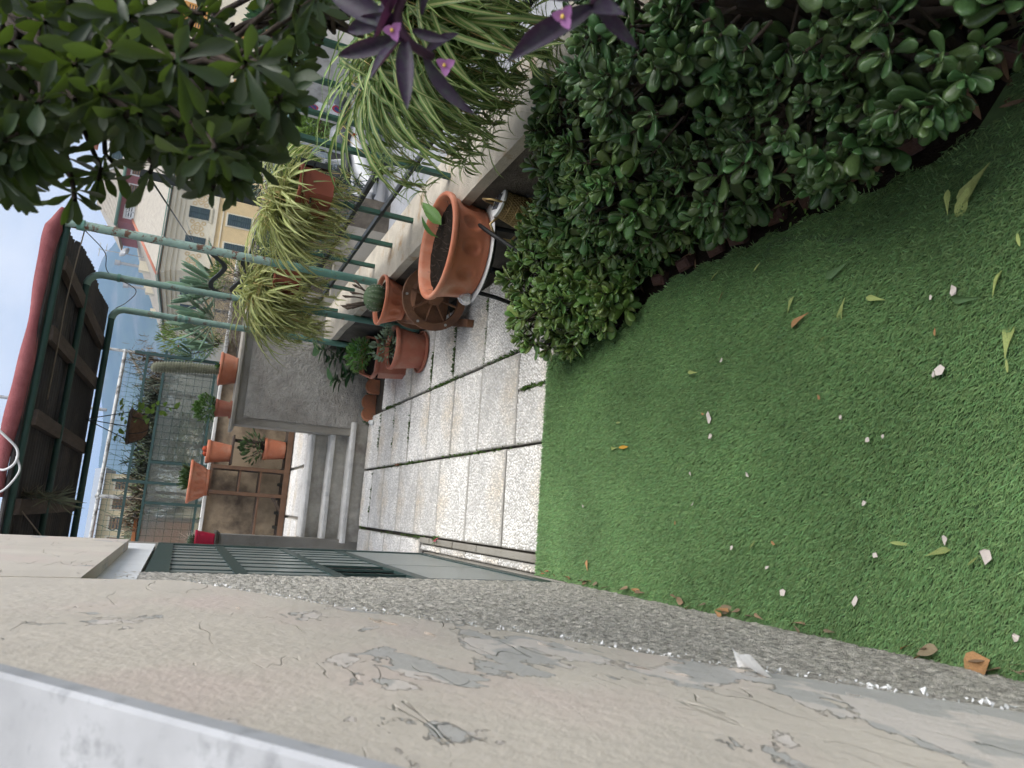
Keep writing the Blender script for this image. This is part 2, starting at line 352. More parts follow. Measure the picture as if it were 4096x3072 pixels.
# ------------------------------------------------------------------ the house: stair flank on the left
m_smooth = mat('painted_render', (.56, .51, .44), .8, .10, 4, .35, 45)
def peel(m):
    nt = m.node_tree; L = nt.links.new; p = nt.nodes['Principled BSDF']; src = p.inputs['Base Color'].links[0].from_socket
    t = N(nt, 'ShaderNodeTexCoord'); mp_ = N(nt, 'ShaderNodeMapping'); mp_.inputs['Scale'].default_value = (1, 1.0, 1.55); mp_.inputs['Rotation'].default_value = (rad(35), 0, 0); L(t.outputs['Object'], mp_.inputs[0])
    n = N(nt, 'ShaderNodeTexNoise', _Scale=2.6, _Detail=9, _Roughness=.62, _Distortion=.4); L(mp_.outputs[0], n.inputs[0])
    # the lower, damper part of the flank has lost more of its paint
    sx = N(nt, 'ShaderNodeSeparateXYZ'); L(t.outputs['Object'], sx.inputs[0])
    lo = N(nt, 'ShaderNodeMapRange', _1=1.2, _2=.6, _3=0, _4=.12); L(sx.outputs[2], lo.inputs[0])
    ad = N(nt, 'ShaderNodeMath', operation='ADD'); L(n.outputs[0], ad.inputs[0]); L(lo.outputs[0], ad.inputs[1])
    r = N(nt, 'ShaderNodeMapRange', _1=.585, _2=.592); L(ad.outputs[0], r.inputs[0])
    n2 = N(nt, 'ShaderNodeTexNoise', _Scale=7, _Detail=6); L(mp_.outputs[0], n2.inputs[0])
    r2 = N(nt, 'ShaderNodeMapRange', _1=.52, _2=.56); L(n2.outputs[0], r2.inputs[0])
    u = N(nt, 'ShaderNodeMix', data_type='RGBA'); u.inputs[6].default_value = (.44, .43, .405, 1); u.inputs[7].default_value = (.61, .56, .51, 1); L(r2.outputs[0], u.inputs[0])
    # pinkish faded zones in the paint itself
    n3 = N(nt, 'ShaderNodeTexNoise', _Scale=2.1, _Detail=5); L(mp_.outputs[0], n3.inputs[0]); r3 = N(nt, 'ShaderNodeMapRange', _1=.5, _2=.68); L(n3.outputs[0], r3.inputs[0])
    pk = N(nt, 'ShaderNodeMix', data_type='RGBA'); pk.inputs[7].default_value = (.58, .495, .44, 1); L(r3.outputs[0], pk.inputs[0]); L(src, pk.inputs[6])
    x = N(nt, 'ShaderNodeMix', data_type='RGBA'); L(r.outputs[0], x.inputs[0]); L(pk.outputs[2], x.inputs[6]); L(u.outputs[2], x.inputs[7]); L(x.outputs[2], p.inputs['Base Color'])
    # long hairline cracks with lifted lips
    mp2 = N(nt, 'ShaderNodeMapping'); mp2.inputs['Scale'].default_value = (1, .8, 3.4); mp2.inputs['Rotation'].default_value = (rad(38), 0, 0); L(t.outputs['Object'], mp2.inputs[0])
    nz = N(nt, 'ShaderNodeTexNoise', _Scale=2.1, _Detail=3, _Roughness=.5, _Distortion=.3); L(mp2.outputs[0], nz.inputs[0])
    sb = N(nt, 'ShaderNodeMath', operation='SUBTRACT', _1=.52); L(nz.outputs[0], sb.inputs[0]); ab = N(nt, 'ShaderNodeMath', operation='ABSOLUTE'); L(sb.outputs[0], ab.inputs[0])
    ck = N(nt, 'ShaderNodeMapRange', _1=.0, _2=.0035, _3=1, _4=0); L(ab.outputs[0], ck.inputs[0])
    n5 = N(nt, 'ShaderNodeTexNoise', _Scale=3.3, _Detail=2); L(t.outputs['Object'], n5.inputs[0]); g5 = N(nt, 'ShaderNodeMapRange', _1=.54, _2=.60); L(n5.outputs[0], g5.inputs[0])
    ckm = N(nt, 'ShaderNodeMath', operation='MULTIPLY'); L(ck.outputs[0], ckm.inputs[0]); L(g5.outputs[0], ckm.inputs[1])
    h = N(nt, 'ShaderNodeMath', operation='ADD'); L(r.outputs[0], h.inputs[0]); L(ckm.outputs[0], h.inputs[1])
    b = N(nt, 'ShaderNodeBump', _Strength=1, _Distance=.008, invert=True); L(h.outputs[0], b.inputs['Height'])
    old = p.inputs['Normal'].links[0].from_socket; L(old, b.inputs['Normal']); L(b.outputs[0], p.inputs['Normal'])
peel(m_smooth)
m_rough = mat('roughcast', (.76, .72, .64), .95, .3, 30, 1.3, 260, col2=(.33, .31, .27), thr=(45, .54, .1))
m_roughg = mat('roughcast_grey', (.42, .40, .365), .95, .25, 14, 1, 120, col2=(.26, .235, .205), thr=(2.2, .60, .14))
house = thing('house', 'house flank with cream peeling stair parapet and roughcast base along the lawn', 'house', (-.25, 1.5, 0))
def rough_face(name, origin, ua, va, nu, nv, nrm, amp, fr, m, parent, mask=None, edge=None):
    """displaced roughcast sheet: real relief of thrown mortar"""
    o, ua, va, nrm = Vector(origin), Vector(ua), Vector(va), Vector(nrm); off = OFF.get(parent, Vector()); vs = []; fs = []
    for j in range(nv+1):
        for i in range(nu+1):
            p = o + ua*(i/nu) + va*(j/nv); d = mn.noise(p*fr)*.6 + abs(mn.noise(p*fr*2.1))*.8 + mn.noise(p*fr*.35)*.5
            vs.append(p + nrm*(d*amp) + Vector((mn.noise(p*fr+Vector((9, 0, 0))), mn.noise(p*fr+Vector((0, 9, 0))), mn.noise(p*fr+Vector((0, 0, 9)))))*amp*.4 - off)
    for j in range(nv):
        for i in range(nu):
            c = o + ua*((i+.5)/nu) + va*((j+.5)/nv)
            if mask is None or mask(c): q = j*(nu+1)+i; fs.append((q, q+1, q+nu+2, q+nu+1))
    me = mesh(name, vs, fs, m, None, True); fix(me); return put(name, me, parent)
BND = [(-1, -.45), (.0, .13), (.624, .539), (1.0, .80), (1.307, 1.0), (1.575, 1.22), (2.128, 1.575)]   # lower edge of the smooth coat (y, z)
by = [p[0] for p in BND]; bz = [p[1] for p in BND]
rough_face('roughcast_wall', (-.255, .25, -.02), (0, 2.57, 0), (0, 0, 1.78), 520, 350, (1, 0, 0), .006, 105, m_rough, house, mask=lambda c: c.z < np.interp(c.y*.83, by, bz)+.28)
part('masonry', G().box((-.6, -1, -.05), (-.262, 2.82, 2.6)), m_conc, house); part('masonry', G().box((-.6, 4.80, -.05), (-.262, 4.86, 2.6)), m_conc, house)
poly = BND + [(2.12, 1.80), (4.02, 1.79), (4.02, 3.0), (-1, 3.0), (-1, -.3)]
# smooth coat, cut along the sloping string of the outside stair
def coat(y0, y1, n):
    g = G()
    for i in range(n):
        a, b = y0+(y1-y0)*i/n, y0+(y1-y0)*(i+1)/n
        w1, w2 = mn.noise(Vector((a*23, 0, 0)))*.012, mn.noise(Vector((b*23, 0, 0)))*.012
        za, zb = np.interp(a, by, bz)+w1, np.interp(b, by, bz)+w2
        ta, tb = min(2.9, 1.045+.80*a+.03), min(2.9, 1.045+.80*b+.03)
        g.add([(-.21, a, za), (-.21, b, zb), (-.21, b, tb), (-.21, a, ta), (-.256, a, za+.004), (-.256, b, zb+.004)], [(0,1,2,3), (0,4,5,1)])
    return g
g = coat(-1, 2.12, 160)
part('stair_parapet', g, m_smooth, house)
g = G().box((-.45, 2.121, 1.80), (-.208, 4.02, 2.9)); part('landing', g, m_smooth, house)
g = G()
for i in range(420):
    y = U(.3, 2.1); z = np.interp(y, by, bz)
    s = U(.0015, .0045)*(1.5 if y < .8 else 1); c = Vector((-.212+U(0, .01), y, z+U(-.012, .004)))
    vs = [c + rv(s) for _ in range(4)]; g.add(vs, [(0,1,2),(0,2,3),(0,3,1),(1,3,2)])
part('plaster_crumbs', g, m_white, house, kind='stuff')
g = G().box((-.46, 2.5, 1.69), (-.252, 4.52, 1.832)); part('lintel', g, m_white, house)
# sloping marble coping under the photographer's hand
a, b = -1.0, 2.4; z = lambda y: 1.062+.80*y
g = G()
for x0, x1, t0, t1 in ((-.50, -.162, 0, .026),):
    g.add([(x0,a,z(a)+t0),(x1,a,z(a)+t0),(x1,b,z(b)+t0),(x0,b,z(b)+t0),(x0,a,z(a)+t1),(x1-.004,a,z(a)+t1),(x1-.004,b,z(b)+t1),(x0,b,z(b)+t1),(x1,a,z(a)+t1-.004),(x1,b,z(b)+t1-.004)],
          [(3,2,1,0),(4,5,6,7),(1,2,9,8),(8,9,6,5),(0,1,8,5,4),(2,3,7,6,9),(3,0,4,7)])
part('coping', g, m_coping, house)
# lifted flake of paint
g = G(); n = 6
for j in range(n):
    for i in range(n):
        u_, v_ = i/(n-1), j/(n-1); wv = .052*(.25+.75*u_)
        g.v.append((-.209+.03*v_**1.4+.004*sin(u_*5+v_*3), .93-u_*.075, .76+(v_-.5)*wv+.012*u_))
g.f = [(j*n+i, j*n+i+1, (j+1)*n+i+1, (j+1)*n+i) for j in range(n-1) for i in range(n-1)]; g.m = [0]*len(g.f)
part('paint_flake', g, m_white, house)
for k in range(9):
    y = U(.5, 1.6); zz = np.interp(y, by, bz)+U(.05, .25); s = U(.008, .02); g = G(); n = 4; ph = U(0, 3)
    for j in range(2):
        for i in range(n): g.v.append((-.2095+.004*j*U(.3, 1), y+(i/(n-1)-.5)*s*2, zz+.7*(i/(n-1)-.5)*s*1.6+j*s*.3*(1+.5*sin(i+ph))))
    g.f = [(i, i+1, n+i+1, n+i) for i in range(n-1)]; g.m = [0]*len(g.f); part('paint_flake', g, m_smooth, house)
# --- barred double door under the landing
door = part('door', G().box((-.275, 2.83, .03), (-.257, 2.90, 1.68)).box((-.275, 4.70, .03), (-.257, 4.78, 1.68)).box((-.275, 2.90, 1.60), (-.258, 4.70, 1.68)).box((-.275, 2.90, .03), (-.258, 4.70, .09))
            .box((-.274, 2.90, 1.325), (-.261, 4.70, 1.375)).box((-.274, 2.90, .955), (-.261, 4.70, 1.005)).box((-.274, 2.90, .60), (-.261, 4.70, .66)), m_doorgreen, house, smooth=False)
for z0, z1 in ((1.375, 1.60), (1.005, 1.325), (.66, .955)):
    for k in range(9):
        y = 2.90+(k+.5)*.2
        if k < 8: part('bar', G().box((-.272, y+.09, z0), (-.2625, y+.106, z1)), m_doorgreen, door)
    if z0 > .7: part('pane', G().box((-.2715, 2.9, z0), (-.2665, 4.7, z1)), m_doorpanel, door)
part('pane', G().box((-.2715, 3.5, .66), (-.2665, 4.7, .955)), m_doorpanel, door)
part('panel', G().box((-.2715, 2.9, .09), (-.264, 3.66, .60)), m_doorpanel, door); part('panel', G().box((-.2715, 3.68, .09), (-.264, 4.7, .60)), m_doorpanel, door)
part('panel_back', G().box((-.40, 2.85, .03), (-.38, 4.78, 1.7)), m_black, house)
part('threshold', G().box((-.35, 2.8, -.03), (-.251, 4.8, .028)), m_conc, house)

# ------------------------------------------------------------------ right boundary wall
bw = thing('boundary_wall', 'low weathered concrete parapet wall carrying the green railing', 'wall', (1.75, 3, 0))
g = G().box((1.56, -3, GZ), (1.93, 7.0, .47)); part('wall_body', g, m_conc_d, bw)
g = G(); n = 80
for i in range(n):
    a, b = -3+10.0*i/n, -3+10.0*(i+1)/n; f = lambda y: 1.555+.012*mn.noise(Vector((y*3, 1, 0)))
    g.add([(f(a), a, .469), (f(b), b, .469), (f(b), b, .525), (f(a), a, .525), (1.94, b, .53), (1.94, a, .53), (1.94, b, .469), (1.94, a, .469)], [(0,1,2,3), (3,2,4,5), (5,4,6,7)])
part('cap', g, m_cap, bw)

# ------------------------------------------------------------------ terrace: walls, steps, floor
tw = thing('terrace_wall', 'grey roughcast retaining wall to the right of the stone steps', 'wall', (1.2, 7.1, 0))
g = G().box((.72, 7.02, -.05), (2.1, 7.25, 1.24)); part('wall_body', g, m_conc, tw)
rough_face('roughcast', (.79, 7.012, 0), (.86, 0, 0), (0, 0, 1.17), 230, 310, (0, -1, 0), .0065, 90, m_roughg, tw)
g = G().box((.66, 6.96, 1.243), (2.12, 7.3, 1.275), bev=.006); part('coping', g, m_conc, tw)
lp = thing('gate_pillar', 'short grey concrete pillar left of the stone steps', 'pillar', (-.5, 7.1, 0))
part('pillar_body', G().box((-.9, 7.02, -.05), (-.285, 7.25, 1.235)), m_conc, lp); part('cap', G().box((-.95, 6.97, 1.238), (-.262, 7.3, 1.27), bev=.006), m_conc_d, lp)
m_riser = mat('riser_concrete', (.44, .415, .36), .92, .3, 8, .6, 90, col2=(.24, .22, .19), thr=(5, .58, .14))
st = thing('stone_steps', 'three worn marble steps rising to the terrace', 'steps', (.28, 7, 0))
part('riser', G().box((-.30, 6.99, -.04), (.84, 7.3, .118)), m_riser, st); part('riser', G().box((-.293, 7.13, .118), (.80, 7.4, .285)), m_riser, st); part('riser', G().box((-.288, 7.28, .285), (.72, 7.6, .455)), m_riser, st)
for x0, x1, y0, y1, z0, z1 in ((-.315, .85, 6.945, 7.132, .12, .162), (-.30, .81, 7.085, 7.285, .287, .33), (-.285, .721, 7.235, 7.50, .457, .498)):
    g = G(); n = 24
    for i in range(n):
        a, b = x0+(x1-x0)*i/n, x0+(x1-x0)*(i+1)/n; e = lambda x: y0+.006*mn.noise(Vector((x*9, z0*30, 0)))+(.02*max(0, 1-abs(x-.12)/.03) if z0 > .2 and z0 < .4 else 0)
        r = .012
        vs = []
        for x in (a, b): vs += [(x, y1, z0), (x, e(x)+.004, z0), (x, e(x), z0+r*.6), (x, e(x), z1-r), (x, e(x)+r*.4, z1-r*.3), (x, e(x)+r, z1), (x, y1, z1)]
        g.add(vs, [(k, k+1, k+8, k+7) for k in range(6)])
        if i == 0: g.add(vs[:7], [tuple(range(7))])
        if i == n-1: g.add(vs[7:], [tuple(range(7))])
    part('tread', g, m_marble, st, smooth=True, auto=50)
part('terrace_floor', G().box((-3, 7.3, -.1), (3, 9.1, .462)), m_conc, kind='structure')
tp = thing('terrace_paving', 'pebble-dashed slabs on the raised terrace behind the steps', 'paving', (0, 0, 0))
for i in range(7):
    for j in range(3): paver(-1.7+i*.53, -1.18+i*.53, 7.505+j*.49, 7.99+j*.49, .495, parent=tp)
m_stain = mat('stained_plaster', (.40, .31, .21), .92, .2, 3, .5, 60, col2=(.10, .075, .055), thr=(2.2, .54, .11))
bk = thing('back_wall', 'stained ochre plaster wall at the rear of the terrace', 'wall', (.5, 9.1, .4))
part('wall_body', G().box((-3, 9.0, .3), (3.0, 9.2, 1.325)), m_stain, bk); part('coping', G().box((-3, 8.95, 1.327), (3.0, 9.25, 1.365), bev=.006), m_marble, bk)
# ------------------------------------------------------------------ pergola
m_corr = mat('corrugated_sheet', (.040, .036, .034), .75, .35, 5, .3, 40, col2=(.09, .075, .062), thr=(3, .62, .1))
m_redfoam = mat('red_foam', (.235, .075, .08), .9, .2, 6, .6, 110, spec=.15, col2=(.34, .13, .13), thr=(5, .58, .15))
pg = thing('pergola', 'green pipe pergola with dark corrugated roof and red padded front edge', 'pergola', (1.6, 5, .5))
m_palepole = mat('pale_pole_paint', (.19, .29, .245), .6, .18, 9, .4, 60, col2=(.13, .10, .08), thr=(15, .60, .05))
POLES = ((1.62, 4.88, .53, 2.40, .028), (1.53, 5.62, -.03, 2.40, .025), (1.53, 6.60, -.03, 2.32, .028))
zr = lambda y: 2.425-.045*(y-4.88)
for k, (x, y, z0, z1, r) in enumerate(POLES):
    if k == 0:
        part('pole', G().tube([(x, y, 1.25), (x, y, 1.8), (x, y, z1+.06)], r, 14), m_rustpole, pg, smooth=True, auto=60); part('pole', G().tube([(x, y, z0), (x, y, 1.0), (x, y, 1.26)], r*1.03, 14), m_greenpole, pg, smooth=True, auto=60)
        part('collar', G().tube([(x, y, 2.36), (x, y, 2.40)], r+.006, 14), m_greenpole, pg, smooth=True, auto=60)
    else:
        R_ = .09; pts = [(x, y, z0), (x, y, 1.2), (x, y, z1-R_)] + [(x-R_+R_*cos(t), y, z1-R_+R_*sin(t)) for t in np.linspace(.2, pi/2, 7)] 
        part('pole', G().tube([p for p in pts if p[2] > 1.2-1e-6], r, 14), m_palepole, pg, smooth=True, auto=60); part('pole', G().tube([(x, y, z0), (x, y, .6), (x, y, 1.21)], r*1.03, 14), m_greenpole, pg, smooth=True, auto=60)
        part('pipe', G().tube([(x-R_+.02, y, z1), (x-.4, y, z1), (x-2.6, y, z1)], r*.86, 14), m_pipe, pg, smooth=True, auto=60)
        for zc in (1.75, 1.80) if k == 2 else (2.2,): part('collar', G().tube([(x, y, zc), (x, y, zc+.02)], r+.005, 14), m_greenpole, pg, smooth=True, auto=60)
part('front_pipe', G().tube([(1.64, 4.90, 2.455), (-1.5, 4.90, 2.485)], .022, 12), m_pipe, pg, smooth=True, auto=60)
# red padding: follows the front edge, sags and narrows in places
pts = []; rs = []
for i in range(40):
    t = i/39; x = 1.70-1.75*t; pts.append((x, 4.86, 2.515+.02*t+.006*sin(t*9)-.03*max(0, 1-t*8)**1.5)); rs.append(.039+.007*sin(t*11+.5)+.003*sin(t*27) if i > 2 else (.012, .022, .032)[i])
part('red_padding', G().tube(pts, rs, 16), m_redfoam, pg, smooth=True, auto=60)
g = G(); nx, pit_ = 2, .068; ny = int((6.86-4.86)/pit_*8)
def corr(y): return .014*cos(2*pi*(y-4.86)/pit_)
xe = lambda y: 1.63+.012*mn.noise(Vector((y*9, 0, 0)))+(.05 if 5.4 < y < 6.1 else 0)-(.03 if y > 6.3 else 0)
for side in (0, 1):
    b = len(g.v)
    for j in range(ny+1):
        y = 4.84+2.02*j/ny
        for x in (xe(y), .5, -2.5): g.v.append((x, y, zr(y)+.06+corr(y)+side*.006))
    for j in range(ny):
        for i in range(2): q = b+j*3+i; g.f.append((q, q+1, q+4, q+3)); g.m.append(0)
part('roof_sheet', g, m_corr, pg, smooth=True)
for x, dx in ((1.37, -.14), (.93, -.04), (.42, -.06), (-.10, 0), (-.75, 0)):
    g = G(); y0, y1 = 4.90, 6.66
    for (ya, yb) in ((y0, 5.78), (5.72, y1)):
        xa, xb = x+dx*(ya-y0)/1.7, x+dx*(yb-y0)/1.7
        g = G().bar((xa, ya, zr(ya)+.018), (xb, yb, zr(yb)+.018), .09, .042); part('purlin', g, m_woodold, pg)
part('batten', G().bar((1.40, 6.74, zr(6.74)-.005), (-.6, 6.74, zr(6.74)-.01), .045, .02), m_woodold, pg)
def wire(name, pts, r, m, parent, n=5): return part(name, G().tube(spl(pts), r, n), m, parent, smooth=True)
m_cord = mat('old_cord', (.20, .16, .12), .9, .2)
wire('cord', [(1.60, 4.90, 2.36), (1.2, 5.0, 2.40), (.9, 5.05, 2.41), (.55, 5.1, 2.42)], .004, m_cord, pg)
wire('cord', [(1.60, 4.9, 2.36), (1.57, 5.2, 2.27), (1.55, 5.6, 2.28), (1.54, 5.9, 2.12), (1.53, 6.3, 2.2), (1.53, 6.58, 2.3)], .003, m_black, pg)
m_cable = mat('white_cable', (.6, .6, .6), .5, .05)
wire('cable', [(.36, 4.80, 2.62), (.30, 4.79, 2.55), (.22, 4.80, 2.47), (.14, 4.80, 2.47), (.10, 4.83, 2.53), (.16, 4.86, 2.58)], .007, m_cable, pg, 8)
wire('cable', [(.18, 4.82, 2.47), (.10, 4.80, 2.44), (.0, 4.81, 2.49), (-.04, 4.83, 2.55)], .006, m_cable, pg, 8)
wire('cord', [(-.02, 4.9, 2.5), (-.2, 5.0, 2.36), (-.4, 5.05, 2.2)], .004, m_cord, pg)
# thin pale pole standing behind the roof
part('mast', G().tube([(.74, 7.2, 2.3), (.80, 7.3, 4.6)], .014, 8), m_steel, label='thin pale metal mast rising above the pergola roof', cat='pole')

# ------------------------------------------------------------------ railing on the boundary wall
rl = thing('green_railing', 'dark green iron railing along the top of the boundary wall', 'railing', (1.78, 3, .53))
FX = 1.78
part('top_rail', G().box((FX-.022, -1, 1.365), (FX+.022, 4.05, 1.385)), m_green, rl)
part('bottom_rail', G().box((FX-.018, -1, .72), (FX+.018, 6.9, .738)), m_black, rl)
part('middle_rail', G().box((FX-.020, 3.55, .87), (FX+.020, 6.9, .895)), m_black, rl)
part('top_rail', G().box((FX-.02, 4.06, 1.37), (FX+.02, 6.9, 1.388)), m_black, rl)
y = -.9
while y < 3.6:
    part('bar', G().box((FX-.016, y, .738 if y < 3.3 else .53), (FX-.004, y+.036, 1.363)), m_green, rl); y += .265
for y in (1.2, 2.2, 3.35, 4.02, 4.50, 4.98, 5.65, 6.35):
    part('post', G().box((FX-.012, y, .526), (FX+.012, y+.035, 1.72 if y in (3.35,) else 1.364)), m_green, rl)
part('post', G().bar((FX+.002, 4.30, 1.40), (FX+.002, 4.26, 2.05), .045, .02, (0, 1, 0)), m_black, rl)
part('curl', G().tube(spl([(FX, 3.37, 1.39), (FX, 3.37, 1.56), (FX, 3.34, 1.62), (FX, 3.28, 1.645), (FX, 3.22, 1.62), (FX, 3.2, 1.57)]), .016, 4), m_green, rl)
for p in ([(FX, 5.42, 1.64), (FX, 5.52, 1.59), (FX, 5.63, 1.54), (FX, 5.74, 1.53), (FX, 5.92, 1.56), (FX, 6.10, 1.60), (FX, 6.25, 1.61), (FX, 6.37, 1.59), (FX, 6.45, 1.51), (FX, 6.44, 1.39)], [(FX, 5.40, 1.45), (FX, 5.48, 1.42), (FX, 5.71, 1.365), (FX, 5.88, 1.375), (FX, 6.08, 1.41), (FX, 6.23, 1.44), (FX, 6.36, 1.43), (FX, 6.43, 1.39)]):
    g = G(); p = spl(p, 5)
    for a, b in zip(p, p[1:]): g.bar(a, b+(b-a)*.15, .036, .010, (1, 0, 0))
    part('curl', g, m_black, rl)
g = G()   # lozenge wire mesh
for k in range(64):
    y0 = 3.05+k*.062
    for s in (1, -1):
        a, b = y0, y0+s*.40
        z0, z1 = .9, 1.362
        if a < 3.62 or a > 6.85: continue
        if b > 6.85: z1 = z0+(z1-z0)*(6.85-a)/(b-a); b = 6.85
        if b < 3.62: z1 = z0+(z1-z0)*(3.62-a)/(b-a); b = 3.62
        g.tube([(FX+.008, a, z0), (FX+.008, b, z1)], .0028, 4)
for k in range(5): g.tube([(FX+.01, 3.6, .95+k*.085), (FX+.01, 6.85, .95+k*.085)], .0035, 4)
part('wire_mesh', g, m_green, rl, kind='stuff')

# ------------------------------------------------------------------ glazed screen on the back wall
m_glass = bpy.data.materials.new('reeded_glass'); m_glass.use_nodes = True
def _gl(nt):
    L = nt.links.new; nt.nodes.clear(); out = N(nt, 'ShaderNodeOutputMaterial')
    rf = N(nt, 'ShaderNodeBsdfRefraction', _Roughness=.16, _IOR=1.06); rf.inputs[0].default_value = (.96, .97, .92, 1)
    tl = N(nt, 'ShaderNodeBsdfTranslucent'); tl.inputs[0].default_value = (.90, .92, .85, 1)
    gl = N(nt, 'ShaderNodeBsdfGlossy', _Roughness=.15); gl.inputs[0].default_value = (.8, .85, .85, 1)
    t = N(nt, 'ShaderNodeTexCoord'); mp_ = N(nt, 'ShaderNodeMapping'); L(t.outputs['Object'], mp_.inputs[0])
    wv = N(nt, 'ShaderNodeTexChecker', _Scale=70); L(mp_.outputs[0], wv.inputs[0])
    v = N(nt, 'ShaderNodeTexVoronoi', _Scale=55); L(mp_.outputs[0], v.inputs[0])
    b = N(nt, 'ShaderNodeBump', _Strength=.6, _Distance=.01); L(v.outputs[0], b.inputs['Height'])
    for q in (rf, gl): L(b.outputs[0], q.inputs['Normal'])
    a = N(nt, 'ShaderNodeMixShader', _0=.30); c = N(nt, 'ShaderNodeMixShader', _0=.05)
    L(rf.outputs[0], a.inputs[1]); L(tl.outputs[0], a.inputs[2]); L(a.outputs[0], c.inputs[1]); L(gl.outputs[0], c.inputs[2]); L(c.outputs[0], out.inputs[0])
_gl(m_glass.node_tree)
m_frame = mat('slate_green_frame', (.035, .07, .065), .5, .15, 12)
SY = 9.10
sn = thing('glass_screen', 'slate green framed screen of ribbed wired glass along the back wall', 'screen', (.5, SY, 1.37))
for z, x0, x1 in ((1.425, -1.6, 1.64), (1.975, -1.6, 1.70), (2.165, -1.6, 1.66)): part('rail', G().box((x0, SY-.016, z-.014), (x1, SY+.016, z+.014)), m_frame, sn)
for x, z1 in ((1.64, 2.30), (1.585, 1.96), (.40, 1.96), (.165, 2.32), (-.06, 1.96), (-1.1, 2.3)): part('post', G().box((x-.016, SY-.018, 1.367), (x+.016, SY+.018, z1)), m_frame, sn)
part('arm', G().tube([(1.60, SY, 2.12), (1.62, SY-.02, 2.30)], .008, 6), m_woodold, sn)
for x0, x1 in ((.42, 1.57), (.18, .385), (-.045, .15), (-1.08, -.075)): part('pane', G().box((x0, SY-.003, 1.44), (x1, SY+.003, 1.96)), m_glass, sn)
part('pane', G().box((-1.6, SY-.003, 1.366), (1.57, SY+.003, 1.41)), m_glass, sn)
g = G()
for x0, x1 in ((.42, 1.57), (-1.08, -.075)):
    k = 0
    while x0+k*.082 < x1: g.tube([(x0+k*.082, SY-.012, 1.43), (x0+k*.082, SY-.012, 1.965)], .0022, 4); k += 1
    for q in range(6): g.tube([(x0, SY-.015, 1.46+q*.087), (x1, SY-.015, 1.46+q*.087)], .0022, 4)
part('wire_grid', g, m_frame, sn, kind='stuff')
for k in range(24):
    x = 1.5-k*.125
    if abs(x-.165) < .04: continue
    part('spike', G().tube([(x, SY, 2.165), (x+.012, SY, 2.20), (x-.008, SY, 2.235), (x+.012, SY, 2.28)], [.007, .006, .006, .004], 5), m_frame, sn)

# ------------------------------------------------------------------ potted plants: pot builder
def pot(root, c, r_top, r_bot, h, m=m_terra, rim=.02, flutes=0, dimples=0, soil=.8, fl_amp=.02, n=48, saucer=0, name='pot'):
    cx, cy, cz = c; t = max(.008, r_top*.05)
    prof = [(r_bot*.97, 0), (r_bot, h*.03), (r_bot, h*.10), (r_bot*1.0, h*.12)]
    for k in range(9): f = k/8; prof.append((r_bot+(r_top*.93-r_bot)*f**.85, h*(.13+.70*f)))
    prof += [(r_top*.95, h*.84), (r_top*.99, h*.86), (r_top, h*.90), (r_top*1.0, h*.96), (r_top*.985, h*.99), (r_top*.95, h), (r_top*.92, h*.985), (r_top*.90, h*.9), (r_top*.86, h*soil-.01)]
    fn = None
    if flutes: fn = lambda a, z: 1+(fl_amp*math.copysign(abs(sin(flutes*a/2))**.6, 1) if h*.16 < z < h*.80 else 0)
    if dimples:
        def fn(a, z):
            f = (z/h-.46)/.24
            if abs(f) >= 1: return 1
            u = ((a*dimples/(2*pi)) % 1-.5)*2/.62
            if abs(u) >= 1: return 1
            q = 1-(u*u+f*f)
            return 1-fl_amp*2.2*max(0, q)**.7
        prof2 = prof[:4]
        for k in range(25): f = k/24; prof2.append((r_bot+(r_top*.93-r_bot)*f**.85, h*(.13+.70*f)))
        prof = prof2+prof[13:]; n = dimples*12
    o = part(name, G().lathe(prof, c, n, fn=fn), m, root, smooth=True, auto=55)
    g = G(); k = 22
    g.v.append((cx, cy, cz+h*soil+.006))
    for rr in (.5, 1):
        for i in range(k): a = 2*pi*i/k; g.v.append((cx+r_top*.875*rr*cos(a), cy+r_top*.875*rr*sin(a), cz+h*soil+.006*mn.noise(Vector((i, rr*7, cx)))))
    for i in range(k): g.f.append((0, 1+i, 1+(i+1) % k)); g.f.append((1+i, 1+k+i, 1+k+(i+1) % k, 1+(i+1) % k))
    g.m = [0]*len(g.f); part('soil', g, m_soil, root)
    if saucer: part('saucer', G().lathe([(saucer*.9, 0), (saucer, .012), (saucer, .03), (saucer*.95, .03), (saucer*.93, .014), (r_bot*.5, .012)], (cx, cy, cz-.013), 32), m, root, smooth=True, auto=40)
    return o
# leaf variants --------------------------------------------------------------
def leaf_mesh(L_, W, nseg=5, fold=.15, droop=.12, shape='obovate', thick=0, mid=False, nx=2):
    """flat-ish leaf along +Y, normal +Z"""
    g = G()
    def wd(t):
        if shape == 'obovate': return .07+.93*(t/.70)**1.35 if t < .70 else max(.10, sqrt(max(0, 1-((t-.70)/.305)**2)))
        if shape == 'lance': return sin(pi*min(1, .06+t*.94))**.8
        if shape == 'strap': return min(1, .55+1.6*t, (1-t)*3.2+.02)
        if shape == 'ovate': return sin(pi*t**.72)**.85+.02
        return 1
    for j in range(nseg+1):
        t = j/nseg; w_ = W/2*max(0, wd(t))
        for i in range(nx+1):
            u_ = i/nx*2-1; g.v.append((u_*w_, t*L_, abs(u_)*w_*fold*2-droop*L_*t*t))
    for j in range(nseg):
        for i in range(nx): q = j*(nx+1)+i; g.f.append((q, q+1, q+nx+2, q+nx+1)); g.m.append(1 if mid and i == nx//2 else 0)
    return base_arr(g)
